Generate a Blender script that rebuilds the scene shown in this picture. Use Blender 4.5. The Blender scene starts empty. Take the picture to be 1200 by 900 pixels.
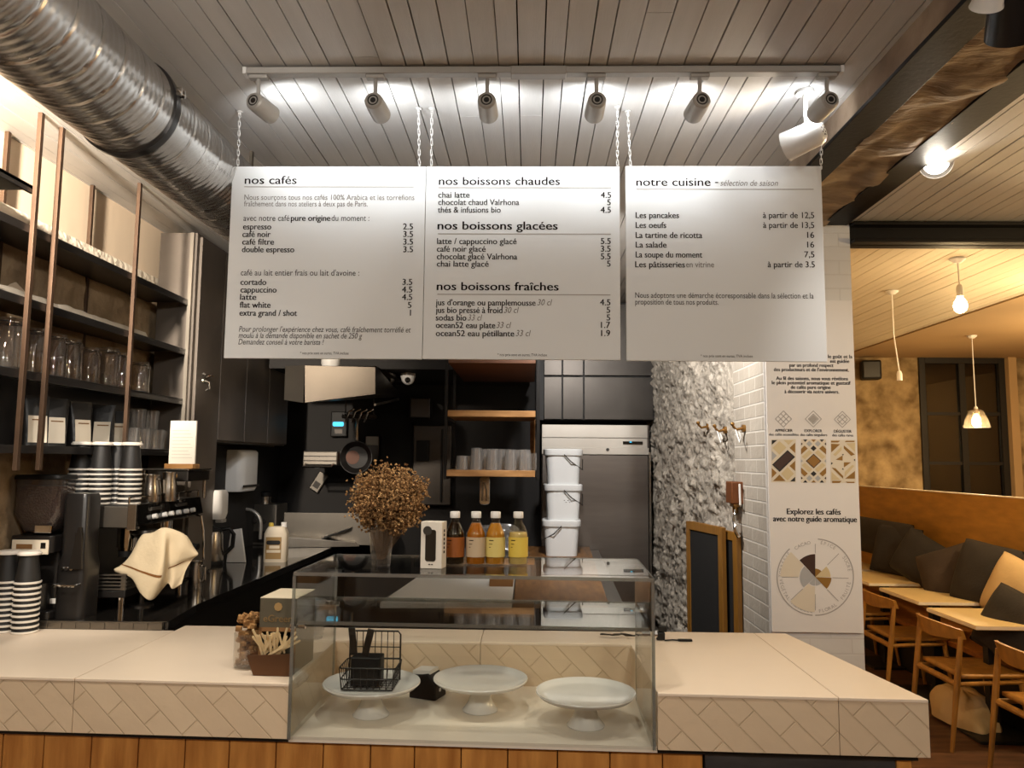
import bpy, bmesh, math, random
from mathutils import Vector, Matrix, noise
R = math.radians
sc = bpy.context.scene
random.seed(7)
# ---------------------------------------------------------------- camera
F, CAMZ = 900.0, 1.75
YAW, PITCH, ROLL = .023, .0995, .009
fw = Vector((-math.sin(YAW)*math.cos(PITCH), math.cos(YAW)*math.cos(PITCH), math.sin(PITCH)))
r0 = Vector((math.cos(YAW), math.sin(YAW), 0)); u0 = r0.cross(fw)
rt = math.cos(ROLL)*r0 + math.sin(ROLL)*u0
up = -math.sin(ROLL)*r0 + math.cos(ROLL)*u0
cd = bpy.data.cameras.new('camera'); cam = bpy.data.objects.new('camera', cd)
sc.collection.objects.link(cam)
m3 = Matrix((rt, up, -fw)).transposed().to_4x4(); m3.translation = (0, 0, CAMZ)
cam.matrix_world = m3
cd.sensor_width = 36; cd.lens = 36*F/1200; cd.clip_start = .05
sc.camera = cam
# ---------------------------------------------------------------- look, world, lamps of the room
sc.view_settings.view_transform = 'Standard'
sc.view_settings.look = 'None'
sc.view_settings.gamma = 1; sc.view_settings.use_curve_mapping = False
sc.view_settings.exposure = 0.0
sc.cycles.max_bounces = 10; sc.cycles.transparent_max_bounces = 40
sc.cycles.caustics_reflective = False; sc.cycles.caustics_refractive = False
sc.cycles.sample_clamp_indirect = 4; sc.cycles.use_denoising = True
w = bpy.data.worlds.new('world'); sc.world = w; w.use_nodes = True
w.node_tree.nodes['Background'].inputs[0].default_value = (1, .8, .6, 1)
w.node_tree.nodes['Background'].inputs[1].default_value = .02
def lamp(name, kind, loc, power, col=(1, .78, .55), aim=None, size=150, blend=.4, rad=.04):
    d = bpy.data.lights.new(name, kind); o = bpy.data.objects.new(name, d)
    sc.collection.objects.link(o); o.location = loc; d.energy = power; d.color = col
    if kind == 'SPOT': d.spot_size = R(size); d.spot_blend = blend
    if kind in ('SPOT', 'POINT'): d.shadow_soft_size = rad
    if kind == 'AREA': d.shape = 'DISK'; d.size = rad
    if aim is not None:
        o.rotation_euler = (Vector(aim)-Vector(loc)).to_track_quat('-Z', 'Y').to_euler()
    return o
WARM = (1, .90, .76); AMBER = (1, .72, .38); COOL = (.93, .97, 1)
# ceiling spots in the row above the counter (just above the picture), aimed down
for x, e in ((-1.75, 58), (-.95, 48), (-.1, 46), (.75, 36), (1.5, 22)):
    lamp('unseen_spot_light', 'SPOT', (x, 1.85, 2.93), e, WARM, (x*.95, 2.2, 1.0), 72, .8, .05)
# fill spots added behind the camera for ambient bounce
for x in (-1.3, .9):
    lamp('unseen_spot_light', 'SPOT', (x, -.9, 2.9), 96, (1, .93, .83), (x, .6, 1.2), 150, .8, .08)
# wall washer above the left-hand shelves, then added spots on machines and duct
lamp('wall_washer_light', 'SPOT', (-1.64, 1.5, 2.86), 760, (1, .86, .70), (-2.05, 2.9, 2.84), 74, .9, .06)
lamp('bar_fill_light', 'SPOT', (-1.56, 1.4, 2.70), 120, (1, .88, .74), (-1.85, 3.2, 1.75), 46, .6, .05)  # added fill for the stone wall and machines
lamp('unseen_spot_light', 'SPOT', (-.35, .5, 2.72), 75, (1, .95, .88), (-1.25, 1.9, 2.8), 64, .8, .06)  # added out of frame to brighten the duct
lamp('bar_fill_light', 'SPOT', (-.95, 2.0, 2.74), 42, (1, .93, .84), (-1.86, 3.1, 1.42), 38, .6, .04)  # second added fill, lifts the dark grinders
# spot added to brighten the column poster
lamp('poster_fill_light', 'SPOT', (1.5, 1.2, 2.84), 62, (1, .96, .90), (1.36, 3.64, 1.78), 42, .8, .05)
# kitchen lamps; the last two added to brighten the sink side
lamp('unseen_kitchen_light', 'SPOT', (.25, 3.6, 2.9), 165, (1, .95, .90), (1.1, 5.0, 1.6), 115, .8, .06)
lamp('unseen_kitchen_light', 'SPOT', (-.6, 3.5, 2.9), 5, (1, .88, .74), (-1.4, 5.2, 1.2), 110, .8, .06)
lamp('unseen_kitchen_light', 'SPOT', (-1.0, 3.4, 2.5), 30, (.95, .97, 1), (-1.95, 5.35, 1.42), 34, .7, .05)  # added spot hidden behind the menu board, brightens tap and dispensers
# ---------------------------------------------------------------- helpers
def U(px, py, X=None, Y=None, Z=None):
    d = fw + (px-600)/F*rt - (py-450)/F*up
    t = X/d.x if X is not None else Y/d.y if Y is not None else (Z-CAMZ)/d.z
    return Vector((0, 0, CAMZ)) + d*t
def C(h):
    h = h.lstrip('#'); c = [int(h[i:i+2], 16)/255 for i in (0, 2, 4)]
    return tuple(x/12.92 if x <= .04045 else ((x+.055)/1.055)**2.4 for x in c) + (1,)
MATS = {}
def pm(name, h, rough=.5, metal=0, var=0, vs=6, vh=None, bump=0, bs=40, st=(1, 1, 1), spec=.5, trans=0, det=4, emit=None, es=0, coat=0, wave=None):
    m = bpy.data.materials.new(name); m.use_nodes = True; nt = m.node_tree; N = nt.nodes; L = nt.links
    b = N['Principled BSDF']; b.inputs['Base Color'].default_value = C(h)
    b.inputs['Roughness'].default_value = rough; b.inputs['Metallic'].default_value = metal
    b.inputs['Specular IOR Level'].default_value = spec; b.inputs['Transmission Weight'].default_value = trans
    b.inputs['Coat Weight'].default_value = coat
    if emit: b.inputs['Emission Color'].default_value = C(emit); b.inputs['Emission Strength'].default_value = es
    if var or bump:
        tc = N.new('ShaderNodeTexCoord'); mp = N.new('ShaderNodeMapping'); L.new(tc.outputs['Object'], mp.inputs[0])
        mp.inputs['Scale'].default_value = st
    if var:
        n = N.new('ShaderNodeTexNoise'); n.inputs['Scale'].default_value = vs; n.inputs['Detail'].default_value = det; L.new(mp.outputs[0], n.inputs[0])
        r = N.new('ShaderNodeValToRGB'); L.new(n.outputs[0], r.inputs[0]); a = C(h); z = C(vh) if vh else tuple(q*(1-var) for q in a[:3])+(1,)
        r.color_ramp.elements[0].position = .5-.22; r.color_ramp.elements[1].position = .5+.22
        r.color_ramp.elements[0].color = z; r.color_ramp.elements[1].color = a
        L.new(r.outputs[0], b.inputs['Base Color'])
    if bump:
        n2 = N.new('ShaderNodeTexNoise'); n2.inputs['Scale'].default_value = bs; n2.inputs['Detail'].default_value = 5; L.new(mp.outputs[0], n2.inputs[0])
        bp = N.new('ShaderNodeBump'); bp.inputs['Strength'].default_value = bump; bp.inputs['Distance'].default_value = .02
        L.new(n2.outputs[0], bp.inputs['Height']); L.new(bp.outputs[0], b.inputs['Normal'])
    MATS[name] = m; return m
def glass(name, h='#ffffff', base=.04, gain=.9, rough=0.0, haze=0):
    m = bpy.data.materials.new(name); m.use_nodes = True; nt = m.node_tree; N = nt.nodes; L = nt.links
    N.remove(N['Principled BSDF']); out = N['Material Output']
    t = N.new('ShaderNodeBsdfTransparent'); t.inputs[0].default_value = C(h)
    g = N.new('ShaderNodeBsdfGlossy'); g.inputs['Roughness'].default_value = rough
    lw = N.new('ShaderNodeLayerWeight'); lw.inputs[0].default_value = .5
    p = N.new('ShaderNodeMath'); p.operation = 'POWER'; p.inputs[1].default_value = 4; L.new(lw.outputs['Facing'], p.inputs[0])
    q = N.new('ShaderNodeMath'); q.operation = 'MULTIPLY_ADD'; q.inputs[1].default_value = gain; q.inputs[2].default_value = base; L.new(p.outputs[0], q.inputs[0])
    mx = N.new('ShaderNodeMixShader'); L.new(q.outputs[0], mx.inputs[0]); L.new(t.outputs[0], mx.inputs[1]); L.new(g.outputs[0], mx.inputs[2])
    if haze:
        d = N.new('ShaderNodeBsdfDiffuse'); d.inputs[0].default_value = C('#e8e8e8'); m2 = N.new('ShaderNodeMixShader'); m2.inputs[0].default_value = haze
        L.new(mx.outputs[0], m2.inputs[1]); L.new(d.outputs[0], m2.inputs[2]); mx = m2
    L.new(mx.outputs[0], out.inputs[0]); MATS[name] = m; return m
def brick(name, h1, h2, hm, scale, rot=(0, 0, 0), bw=.5, rh=.25, ms=.02, bump=.5, rough=.5, nz=.3, ns=30, off=.5, dist=.01):
    m = bpy.data.materials.new(name); m.use_nodes = True; nt = m.node_tree; N = nt.nodes; L = nt.links; b = N['Principled BSDF']
    b.inputs['Roughness'].default_value = rough
    tc = N.new('ShaderNodeTexCoord'); mp = N.new('ShaderNodeMapping'); mp.inputs['Rotation'].default_value = rot
    sx_ = N.new('ShaderNodeSeparateXYZ'); L.new(tc.outputs['Object'], sx_.inputs[0]); ad = N.new('ShaderNodeMath'); ad.operation = 'ADD'; L.new(sx_.outputs[0], ad.inputs[0]); L.new(sx_.outputs[1], ad.inputs[1])
    cx_ = N.new('ShaderNodeCombineXYZ'); L.new(ad.outputs[0], cx_.inputs[0]); L.new(sx_.outputs[2], cx_.inputs[1]); L.new(cx_.outputs[0], mp.inputs[0])
    br = N.new('ShaderNodeTexBrick'); L.new(mp.outputs[0], br.inputs[0]); br.inputs['Scale'].default_value = scale
    br.inputs['Color1'].default_value = C(h1); br.inputs['Color2'].default_value = C(h2); br.inputs['Mortar'].default_value = C(hm)
    br.inputs['Brick Width'].default_value = bw; br.inputs['Row Height'].default_value = rh; br.inputs['Mortar Size'].default_value = ms
    br.inputs['Mortar Smooth'].default_value = .4; br.offset = off
    L.new(br.outputs[0], b.inputs['Base Color'])
    n = N.new('ShaderNodeTexNoise'); n.inputs['Scale'].default_value = ns; n.inputs['Detail'].default_value = 5; L.new(tc.outputs['Object'], n.inputs[0])
    s = N.new('ShaderNodeMath'); s.operation = 'MULTIPLY_ADD'; s.inputs[1].default_value = -1; s.inputs[2].default_value = 1; L.new(br.outputs['Fac'], s.inputs[0])
    s2 = N.new('ShaderNodeMath'); s2.operation = 'MULTIPLY_ADD'; s2.inputs[1].default_value = nz; L.new(n.outputs[0], s2.inputs[0]); L.new(s.outputs[0], s2.inputs[2])
    bp = N.new('ShaderNodeBump'); bp.inputs['Strength'].default_value = bump; bp.inputs['Distance'].default_value = dist; L.new(s2.outputs[0], bp.inputs['Height']); L.new(bp.outputs[0], b.inputs['Normal'])
    MATS[name] = m; return m

class MB:
    def __init__(s): s.v = []; s.f = []; s.mi = []; s.cur = 0
    def add(s, vs, fs, M=None):
        b = len(s.v); s.v += [tuple(M @ Vector(p)) if M else tuple(p) for p in vs]
        for f in fs: s.f.append([i+b for i in f]); s.mi.append(s.cur)
        return s
    def box(s, x0, x1, y0, y1, z0, z1, M=None):
        return s.add([(x, y, z) for z in (z0, z1) for y in (y0, y1) for x in (x0, x1)],
                     [(0, 2, 3, 1), (4, 5, 7, 6), (0, 1, 5, 4), (2, 6, 7, 3), (0, 4, 6, 2), (1, 3, 7, 5)], M)
    def prism(s, poly, z0, z1, M=None):
        n = len(poly); vs = [(x, y, z0) for x, y in poly]+[(x, y, z1) for x, y in poly]
        return s.add(vs, [list(range(n))[::-1], list(range(n, 2*n))]+[(i, (i+1) % n, n+(i+1) % n, n+i) for i in range(n)], M)
    def lathe(s, prof, c=(0, 0, 0), n=24, M=None):
        vs = []; fs = []; c = Vector(c)
        for r, z in prof:
            for i in range(n): a = 2*math.pi*i/n; vs.append((c.x+r*math.cos(a), c.y+r*math.sin(a), c.z+z))
        for j in range(len(prof)-1):
            for i in range(n): k = (i+1) % n; fs.append((j*n+i, j*n+k, (j+1)*n+k, (j+1)*n+i))
        ring = prof[0] == prof[-1]
        if prof[0][0] > 1e-5 and not ring: fs.append(list(range(n))[::-1])
        if prof[-1][0] > 1e-5 and not ring: fs.append([(len(prof)-1)*n+i for i in range(n)])
        return s.add(vs, fs, M)
    def cyl(s, p0, p1, r0, r1=None, n=14):
        p0 = Vector(p0); p1 = Vector(p1); r1 = r0 if r1 is None else r1
        q = (p1-p0).to_track_quat('Z', 'Y').to_matrix().to_4x4(); q.translation = p0
        return s.lathe([(r0, 0), (r1, (p1-p0).length)], n=n, M=q)
    def axis(s, prof, p0, d, n=20):
        q = Vector(d).to_track_quat('Z', 'Y').to_matrix().to_4x4(); q.translation = Vector(p0)
        return s.lathe(prof, n=n, M=q)
    def tube(s, pts, r, n=8, closed=False, rs=None):
        pts = [Vector(p) for p in pts]; m = len(pts); vs = []; fs = []; nrm = None
        for i, p in enumerate(pts):
            a = pts[(i-1) % m] if (closed or i) else p; b = pts[(i+1) % m] if (closed or i < m-1) else p
            t = (b-a).normalized()
            if nrm is None: nrm = t.orthogonal().normalized()
            nrm = (nrm-t*nrm.dot(t)).normalized(); bn = t.cross(nrm); rr = rs[i] if rs else r
            for k in range(n): an = 2*math.pi*k/n; vs.append(p+rr*(math.cos(an)*nrm+math.sin(an)*bn))
        for i in range(m if closed else m-1):
            j = (i+1) % m
            for k in range(n): l = (k+1) % n; fs.append((i*n+k, i*n+l, j*n+l, j*n+k))
        if not closed: fs += [list(range(n))[::-1], [(m-1)*n+k for k in range(n)]]
        return s.add(vs, fs)
    def grid(s, fn, nu, nv, wrap=False):
        vs = [fn(i/nu, j/nv) for j in range(nv+1) for i in range(nu+1)]
        fs = [(j*(nu+1)+i, j*(nu+1)+i+1, (j+1)*(nu+1)+i+1, (j+1)*(nu+1)+i) for j in range(nv) for i in range(nu)]
        return s.add(vs, fs)
    def sphere(s, c, r, n=12, m=8, sc_=(1, 1, 1)):
        c = Vector(c); q = Matrix.Translation(c) @ Matrix.Diagonal((*sc_, 1))
        return s.lathe([(max(r*math.sin(math.pi*j/m), 0 if j in (0, m) else 0), -r*math.cos(math.pi*j/m)) for j in range(m+1)], n=n, M=q)
    def build(s, name, mat, parent=None, smooth=35, bev=0, solid=0, sub=0):
        me = bpy.data.meshes.new(name); me.from_pydata(s.v, [], s.f)
        mats = mat if isinstance(mat, (list, tuple)) else [mat]
        for k in mats: me.materials.append(MATS[k] if isinstance(k, str) else k)
        me.polygons.foreach_set('material_index', s.mi)
        bm = bmesh.new(); bm.from_mesh(me); bmesh.ops.remove_doubles(bm, verts=bm.verts, dist=1e-6); bmesh.ops.recalc_face_normals(bm, faces=bm.faces)
        bm.to_mesh(me); bm.free()
        if smooth:
            me.polygons.foreach_set('use_smooth', [True]*len(me.polygons)); me.set_sharp_from_angle(angle=R(smooth))
        me.update(); o = bpy.data.objects.new(name, me); sc.collection.objects.link(o)
        if parent: o.parent = parent
        if solid: k = o.modifiers.new('s', 'SOLIDIFY'); k.thickness = solid; k.offset = 0
        if sub: k = o.modifiers.new('u', 'SUBSURF'); k.levels = sub; k.render_levels = sub
        if bev: k = o.modifiers.new('b', 'BEVEL'); k.width = bev; k.segments = 2; k.limit_method = 'ANGLE'; k.angle_limit = R(40)
        return o
def tag(o, label, cat, group=None, kind=None):
    o['label'] = label; o['category'] = cat
    if group: o['group'] = group
    if kind: o['kind'] = kind
    return o
def thing(name, label, cat, loc=(0, 0, 0), rz=0, group=None):
    o = bpy.data.objects.new(name, None); sc.collection.objects.link(o); o.empty_display_size = .05
    o.location = loc; o.rotation_euler = (0, 0, rz); return tag(o, label, cat, group)
def struct(o): o['kind'] = 'structure'; return o
def dup(o, loc=None, rz=None, label=None, group=None, parent=None):
    c = o.copy(); sc.collection.objects.link(c)
    if parent: c.parent = parent
    if loc is not None: c.location = loc
    if rz is not None: c.rotation_euler = (0, 0, rz)
    if label: c['label'] = label
    if group: c['group'] = group
    for k in list(o.children): dup(k, parent=c)
    return c
def place(o, loc, rz=0): o.location = loc; o.rotation_euler = (0, 0, rz); return o
def TX(mb, s, pt, w=None, size=1, al='LEFT', bold=0, shear=0, M=None):
    """Lettering s as flat faces; pt maps (x right, y up) to the surface it is printed on; w = printed width."""
    cu = bpy.data.curves.new('t', 'FONT'); cu.body = s; cu.size = 1; cu.align_x = 'LEFT'; cu.shear = shear; cu.resolution_u = 3
    ob = bpy.data.objects.new('t', cu); sc.collection.objects.link(ob); bpy.context.view_layer.update()
    me = bpy.data.meshes.new_from_object(ob.evaluated_get(bpy.context.evaluated_depsgraph_get()))
    if len(me.vertices):
        xs = [v.co.x for v in me.vertices]; x0, x1 = min(xs), max(xs); k = (w/(x1-x0)) if w else size
        sx = k; W = (x1-x0)*sx; o = 0 if al == 'LEFT' else -W if al == 'RIGHT' else -W/2
        for sh_ in ((0,) if not bold else (-bold, 0, bold)): mb.add([pt((v.co.x-x0)*sx+o+sh_*size, v.co.y*size) for v in me.vertices], [list(p.vertices) for p in me.polygons])
    bpy.data.objects.remove(ob); bpy.data.curves.remove(cu); bpy.data.meshes.remove(me)
def rect2(x0, x1, y0, y1, r, n=5):
    p = []
    for cx, cy, a in ((x1-r, y1-r, 0), (x0+r, y1-r, 90), (x0+r, y0+r, 180), (x1-r, y0+r, 270)):
        for i in range(n+1): t = R(a+90*i/n); p.append((cx+r*math.cos(t), cy+r*math.sin(t)))
    return p
# ---------------------------------------------------------------- materials
pm('plank_white', '#d0cdc9', .45, var=.10, vs=3, st=(8, .6, 1), bump=.08, bs=30)
pm('plank_gap', '#1d1a17', .9)
pm('plank_cream', '#cfc3ac', .5, var=.12, vs=3, st=(8, .6, 1))
pm('plaster', '#e6d2b8', .8, var=.06, vs=2, bump=.05, bs=12)
pm('plaster_brown', '#a98d66', .85, var=.1, vs=2)
pm('old_plaster', '#b7a077', .9, var=1, vs=5, vh='#5a4527', bump=1, bs=9, det=8)
pm('torn_plaster', '#eadfcd', .9, var=.1, vs=10, bump=.5, bs=30)
pm('stone_raw', '#b29a7a', .9, var=1, vs=4, vh='#6f5b42', bump=.9, bs=14, det=6)
pm('stone_white', '#bdb3a4', .42, var=1, vs=9, vh='#8f877c', bump=.9, bs=45, st=(1, 1, .6))
brick('brick_white', '#b9b0a2', '#aaa092', '#cfc9be', 1, (0, 0, 0), .19, .068, .005, .6, .5, .5, 25)
brick('brick_column', '#d4d1cb', '#d2cfca', '#cbc7c1', 1, (0, 0, 0), .19, .068, .004, .2, .5, .5, 25)
pm('beam_concrete', '#b5a083', .95, var=1, vs=6, vh='#6e5a44', bump=1, bs=14, det=8, st=(.6, 1.8, 1))
pm('beam_plaster', '#b5a08a', .8, var=1, vs=5, vh='#7d6854', bump=.6, bs=10)
pm('steel_black', '#151210', .55, .1, var=.3, vs=8, bump=.05, bs=60, spec=.25)
pm('black_paint', '#161412', .5, spec=.4)
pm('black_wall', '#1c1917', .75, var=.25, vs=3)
pm('hood_steel', '#5f574d', .42, .75, var=.15, vs=5)
pm('steel_bright', '#d6d1c8', .32, .7, var=.1, vs=5)
pm('panel_black', '#665d54', .45, .1, var=.4, vs=2.5)
pm('black_gloss', '#121110', .12, coat=.3)
pm('black_satin', '#1b1918', .3)
pm('black_plastic', '#121110', .5, spec=.3)
pm('granite_black', '#1d1b19', .1, var=.3, vs=60, coat=.4)
pm('rust_steel', '#4e3a2a', .55, .5, var=.35, vs=10)
pm('steel', '#b9b2a8', .24, 1, var=.12, vs=4, st=(1, 1, 12))
pm('steel_dull', '#8a847b', .4, 1, var=.2, vs=5)
pm('steel_dark', '#4c4844', .35, .9, var=.25, vs=4)
pm('fridge_steel', '#77706a', .38, .95, var=.12, vs=3, st=(1, 1, 10))
pm('chrome', '#dedbd6', .07, 1)
pm('duct_steel', '#cbc8c4', .25, .92, var=.3, vs=7, st=(1, .6, 1))
pm('brass', '#9c7440', .35, .9)
pm('rust_box', '#7a451d', .6, .3, var=.3, vs=12)
pm('white_metal', '#dedcd8', .35)
pm('grey_metal', '#a8a49e', .4, .2)
pm('lamp_dark', '#3a3632', .5, .4)
pm('board_white', '#dfe0df', .5, spec=.3)
pm('poster_white', '#e2ddd7', .5)
pm('ink', '#2b2320', .95, spec=.1)
pm('ink_light', '#77706a', .95, spec=.1)
pm('ink_rule', '#a59f98', .6)
pm('tile_edge', '#efe2cf', .35)
pm('tile_top', '#ead9c4', .38, var=.05, vs=3, bump=.06, bs=7)
brick('tile_apron', '#dcc7aa', '#d6c0a3', '#d0b99a', 1, (0, 0, R(45)), .19, .06, .0022, .75, .42, .35, 14)
pm('tile_plain', '#efe5d6', .4, var=.05, vs=4, bump=.05, bs=8)
pm('grout', '#6d5a45', .9)
pm('plank_oak', '#e3a355', .5, var=1, vs=5, vh='#ac6d2e', st=(5, 1, .7), bump=.1, bs=30)
pm('oak', '#9a6128', .45, var=1, vs=5, vh='#70431a', st=(1, 6, 6), bump=.05, bs=40)
pm('oak_chair', '#ab7a36', .4, var=.35, vs=6, st=(4, 4, 1))
pm('plywood', '#c28d3c', .5, var=.35, vs=4, st=(1, 1, 4))
pm('shelf_wood', '#b98a55', .5, var=1, vs=5, vh='#7d5426', st=(1, 6, 6))
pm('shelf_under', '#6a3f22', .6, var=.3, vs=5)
pm('board_wood', '#8a6238', .5, var=1, vs=6, vh='#5e3f20', st=(6, 1, 1))
pm('table_top', '#dcc592', .4, var=.06, vs=5)
pm('table_edge', '#efe6d2', .4)
pm('floor_wood', '#6b4a34', .5, var=1, vs=4, vh='#3b2618', st=(1, 5, 1))
pm('zinc', '#5a5a5c', .45, .5, var=.5, vs=6, st=(1, 1, 5))
pm('white_ceramic', '#e2e0dc', .15, coat=.3)
pm('white_plastic', '#e4e2de', .4)
pm('bucket_white', '#dcdfe0', .4)
pm('cup_black', '#1b1a19', .55)
pm('cup_rim', '#eae3d8', .5)
pm('cream_card', '#e6d9c3', .7)
pm('kraft', '#8a6238', .8, var=.1, vs=20)
pm('kraft_dark', '#5b3a1d', .8)
pm('box_olive', '#57503f', .75, var=.1, vs=20)
pm('box_top', '#d9cdb4', .7)
pm('gold_print', '#a38352', .6)
pm('stirrer', '#ecd5a6', .7)
pm('sugar', '#b98d57', .8, var=1, vs=40, vh='#6f4d28', bump=.3, bs=60)
pm('bean', '#4a2c19', .5, var=.4, vs=90, bump=.8, bs=120)
pm('towel', '#d9c7a6', .9, var=.06, vs=10, bump=.12, bs=60)
pm('towel_stripe', '#7a4e22', .9)
pm('flower_dry', '#8f6a3e', .9, var=1, vs=30, vh='#5f3f20')
pm('flower_pale', '#b99362', .9)
pm('stem_dry', '#6d553a', .9)
pm('cushion_dark', '#2b2725', .9, var=.3, vs=8, bump=.15, bs=60)
pm('cushion_brown', '#3d322b', .9, var=.3, vs=8, bump=.15, bs=60)
pm('cushion_cream', '#cdb284', .9, var=.1, vs=8, bump=.15, bs=60)
pm('amber', '#b26a12', .12, trans=.25, coat=.3)
pm('amber_light', '#c98a2a', .12, trans=.25, coat=.3)
pm('cola', '#120a06', .1, coat=.3)
pm('lemon', '#d8c07a', .12, trans=.2, coat=.3)
pm('label_brown', '#8a4a10', .6); pm('label_beige', '#b5a083', .6); pm('label_yellow', '#cdb96c', .6); pm('label_lemon', '#d2b64a', .6)
pm('tile_brown', '#8d6420', .6); pm('tile_dark', '#3a2012', .6); pm('tile_beige', '#d8ccb6', .6); pm('tile_sand', '#cdb98e', .6); pm('tile_grey', '#a9a8a6', .6); pm('tile_black', '#171310', .6)
pm('chalk', '#141210', .85, var=.2, vs=5)
pm('frame_wood', '#8f6224', .45, var=.3, vs=8, st=(6, 6, 1))
pm('bulb', '#fff2d8', .4, emit='#ffd79a', es=22)
pm('downlight_glow', '#ffffff', .4, emit='#fff3e2', es=14)
pm('spot_glow', '#ffffff', .4, emit='#f4f8ff', es=6)
pm('blue_screen', '#0a2a33', .3, emit='#27c3ee', es=1.6)
pm('window_dark', '#5a5044', .6, var=.5, vs=1.2)
pm('bag_black', '#191817', .45, bump=.3, bs=15)
pm('paper_white', '#ddd6ca', .7)
pm('orange_pan', '#5a2c0c', .5)
glass('pane', '#fbfcfb', .03, .75)
glass('pane_edge', '#c6cecb', .20, .6, .15, .10)
glass('bottle_glass', '#fbfaf6', .03, .5, .02)
glass('tumbler', '#f8f6f3', .09, .8, .03, .02)
glass('tumbler_bright', '#f8f6f3', .16, .8, .05, .10)
glass('jar', '#ece6dc', .09, .8, .03, .02)
glass('plastic_film', '#e6e6e6', .12, .7, .12, .08)
glass('window_glass', '#a39c92', .07, .7)
glass('hopper', '#d8cbbb', .08, .7, .05, .03)

# ---------------------------------------------------------------- the room shell
XL, XR, YF, CEIL = -2.05, 6.2, -2.5, 3.0
struct(MB().box(XL-.2, XR+.2, YF-.2, 9.2, -.1, 0).build('floor', 'floor_wood', smooth=0))
def planks(x0, x1, y0, y1, z, mat, seed):
    rn = random.Random(seed); m = MB(); x = x0
    while x < x1:
        wd = rn.choice((.058, .062, .079, .083)); xe = min(x+wd, x1)
        dz = rn.uniform(0, .002)
        yj = rn.uniform(y0+.5, y1-.5) if rn.random() < .6 else None
        for a, b in (((y0, yj-.001), (yj+.001, y1)) if yj else ((y0, y1),)):
            g = rn.uniform(.0012, .0028)
            m.box(x+g, xe-g, a, b, z+dz, z+.018)
        x = xe
    m.cur = 1; m.box(x0-.05, x1+.05, y0, y1, z+.019, z+.1)
    return struct(m.build('ceiling', [mat, 'plank_gap'], smooth=0))
planks(XL-.05, 1.1, YF, 6.3, CEIL, 'plank_white', 3)
planks(1.50, XR, YF, 3.7, 2.908, 'plank_white', 4)
planks(1.54, 3.62, 3.7, 9.1, CEIL, 'plank_cream', 5)
struct(MB().box(3.62, XR, 3.7, 9.1, CEIL-.012, CEIL+.1).build('ceiling', 'plaster_brown', smooth=0))
# left wall: plaster above, bare rubble stone with a torn plaster edge behind the shelves
struct(MB().box(XL-.15, XL, YF, 6.2, 0, CEIL+.02).build('wall_left', 'plaster', smooth=0))
def stone_left(u, v):
    y = .3+u*5.8; z = 1.0+v*1.66; p = Vector((y*2.2, z*3.4, 1.7))
    d = noise.fractal(p, 1, 2, 4)*.022+(.014 if noise.cell(Vector((y*2.6, z*4.2, 0))) > .5 else 0)
    return (XL+.02+d, y, z+.012*noise.noise(Vector((y*9, 0, v*3))) if v > .9 else z)
m = MB().grid(stone_left, 170, 60)
struct(m.build('wall_left', 'stone_raw', smooth=60))
m = MB().grid(lambda u, v: (XL+.05+.012*math.sin(v*3.14), .3+u*5.8, 2.67+(v-.6)*.09+(.018*noise.noise(Vector((u*60, v*1.5, 5)))+.015*noise.noise(Vector((u*17, 0, 2))) if v < .5 else 0)), 260, 5)
m.grid(lambda u, v: (XL+.055+.012*math.sin(v*3.14), 1.2+u*2.7, 2.37+(v-.5)*.05+(.02*noise.noise(Vector((u*40, v*1.5, 9)))+.02*noise.noise(Vector((u*11, 0, 4))) if v < .5 else .01*noise.noise(Vector((u*30, v, 1))))), 200, 5)
struct(m.build('trim_1', 'torn_plaster', smooth=60))
# kitchen back wall, dining far wall, right-hand and rear walls
struct(MB().box(XL-.15, 1.0, 6.1, 6.25, 0, CEIL+.02).build('wall_back', 'black_wall', smooth=0))
struct(MB().box(XR, XR+.15, YF, 9.1, 0, CEIL+.02).build('wall_right', 'plaster_brown', smooth=0))
struct(MB().box(XL-.15, XR+.15, YF-.15, YF, 0, CEIL+.02).build('wall_front', 'plaster', smooth=0))
# far wall with the window opening
w00 = U(1075, 419, Y=9.0); w11 = U(1184, 582, Y=9.0); wx0, wx1, wz1 = w00.x, w11.x, w00.z; wz0 = 1.15
m = MB()
def farw(x0, x1, z0, z1, nx, nz):
    m.grid(lambda u, v: (x0+u*(x1-x0), 9.0+(0 if min(u, v, 1-u, 1-v) < .001 else .05*noise.fractal(Vector((x0+u*(x1-x0), 0, z0+v*(z1-z0)))*3, 1, 2, 4)), z0+v*(z1-z0)), nx, nz)
farw(1.53, wx0, 0, CEIL, 60, 60); farw(wx1, XR, 0, CEIL, 14, 60); farw(wx0, wx1, 0, wz0, 20, 20); farw(wx0, wx1, wz1, CEIL, 20, 2)
struct(m.build('wall_far', 'old_plaster', smooth=60))
struct(MB().box(1.5, XR, 9.35, 9.45, 0, CEIL).build('wall_far', 'window_dark', smooth=0))
wn = thing('window_1', 'black steel-framed window of six panes in the rough far wall', 'window', ((wx0+wx1)/2, 9.0, wz0)); wn['kind'] = 'structure'
hw, hh = (wx1-wx0)/2, wz1-wz0; m = MB()
for x0, x1, z0, z1 in ((-hw, -hw+.07, 0, hh), (hw-.07, hw, 0, hh), (-hw+.07, hw-.07, hh-.07, hh), (-hw+.07, hw-.07, 0, .07)): m.box(x0, x1, -.03, .04, z0, z1)
wf_ = m.build('frame', 'black_paint', wn, bev=.004)
m = MB(); zA = U(1130, 485, Y=9).z-wz0; zB = U(1130, 543, Y=9).z-wz0
m.box(-.035, .035, -.025, .035, .07, hh-.07)
for zz in (zA, zB): m.box(-hw+.07, hw-.07, -.015, .025, zz-.018, zz+.018)
m.build('glazing_bar', 'black_paint', wf_)
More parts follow.
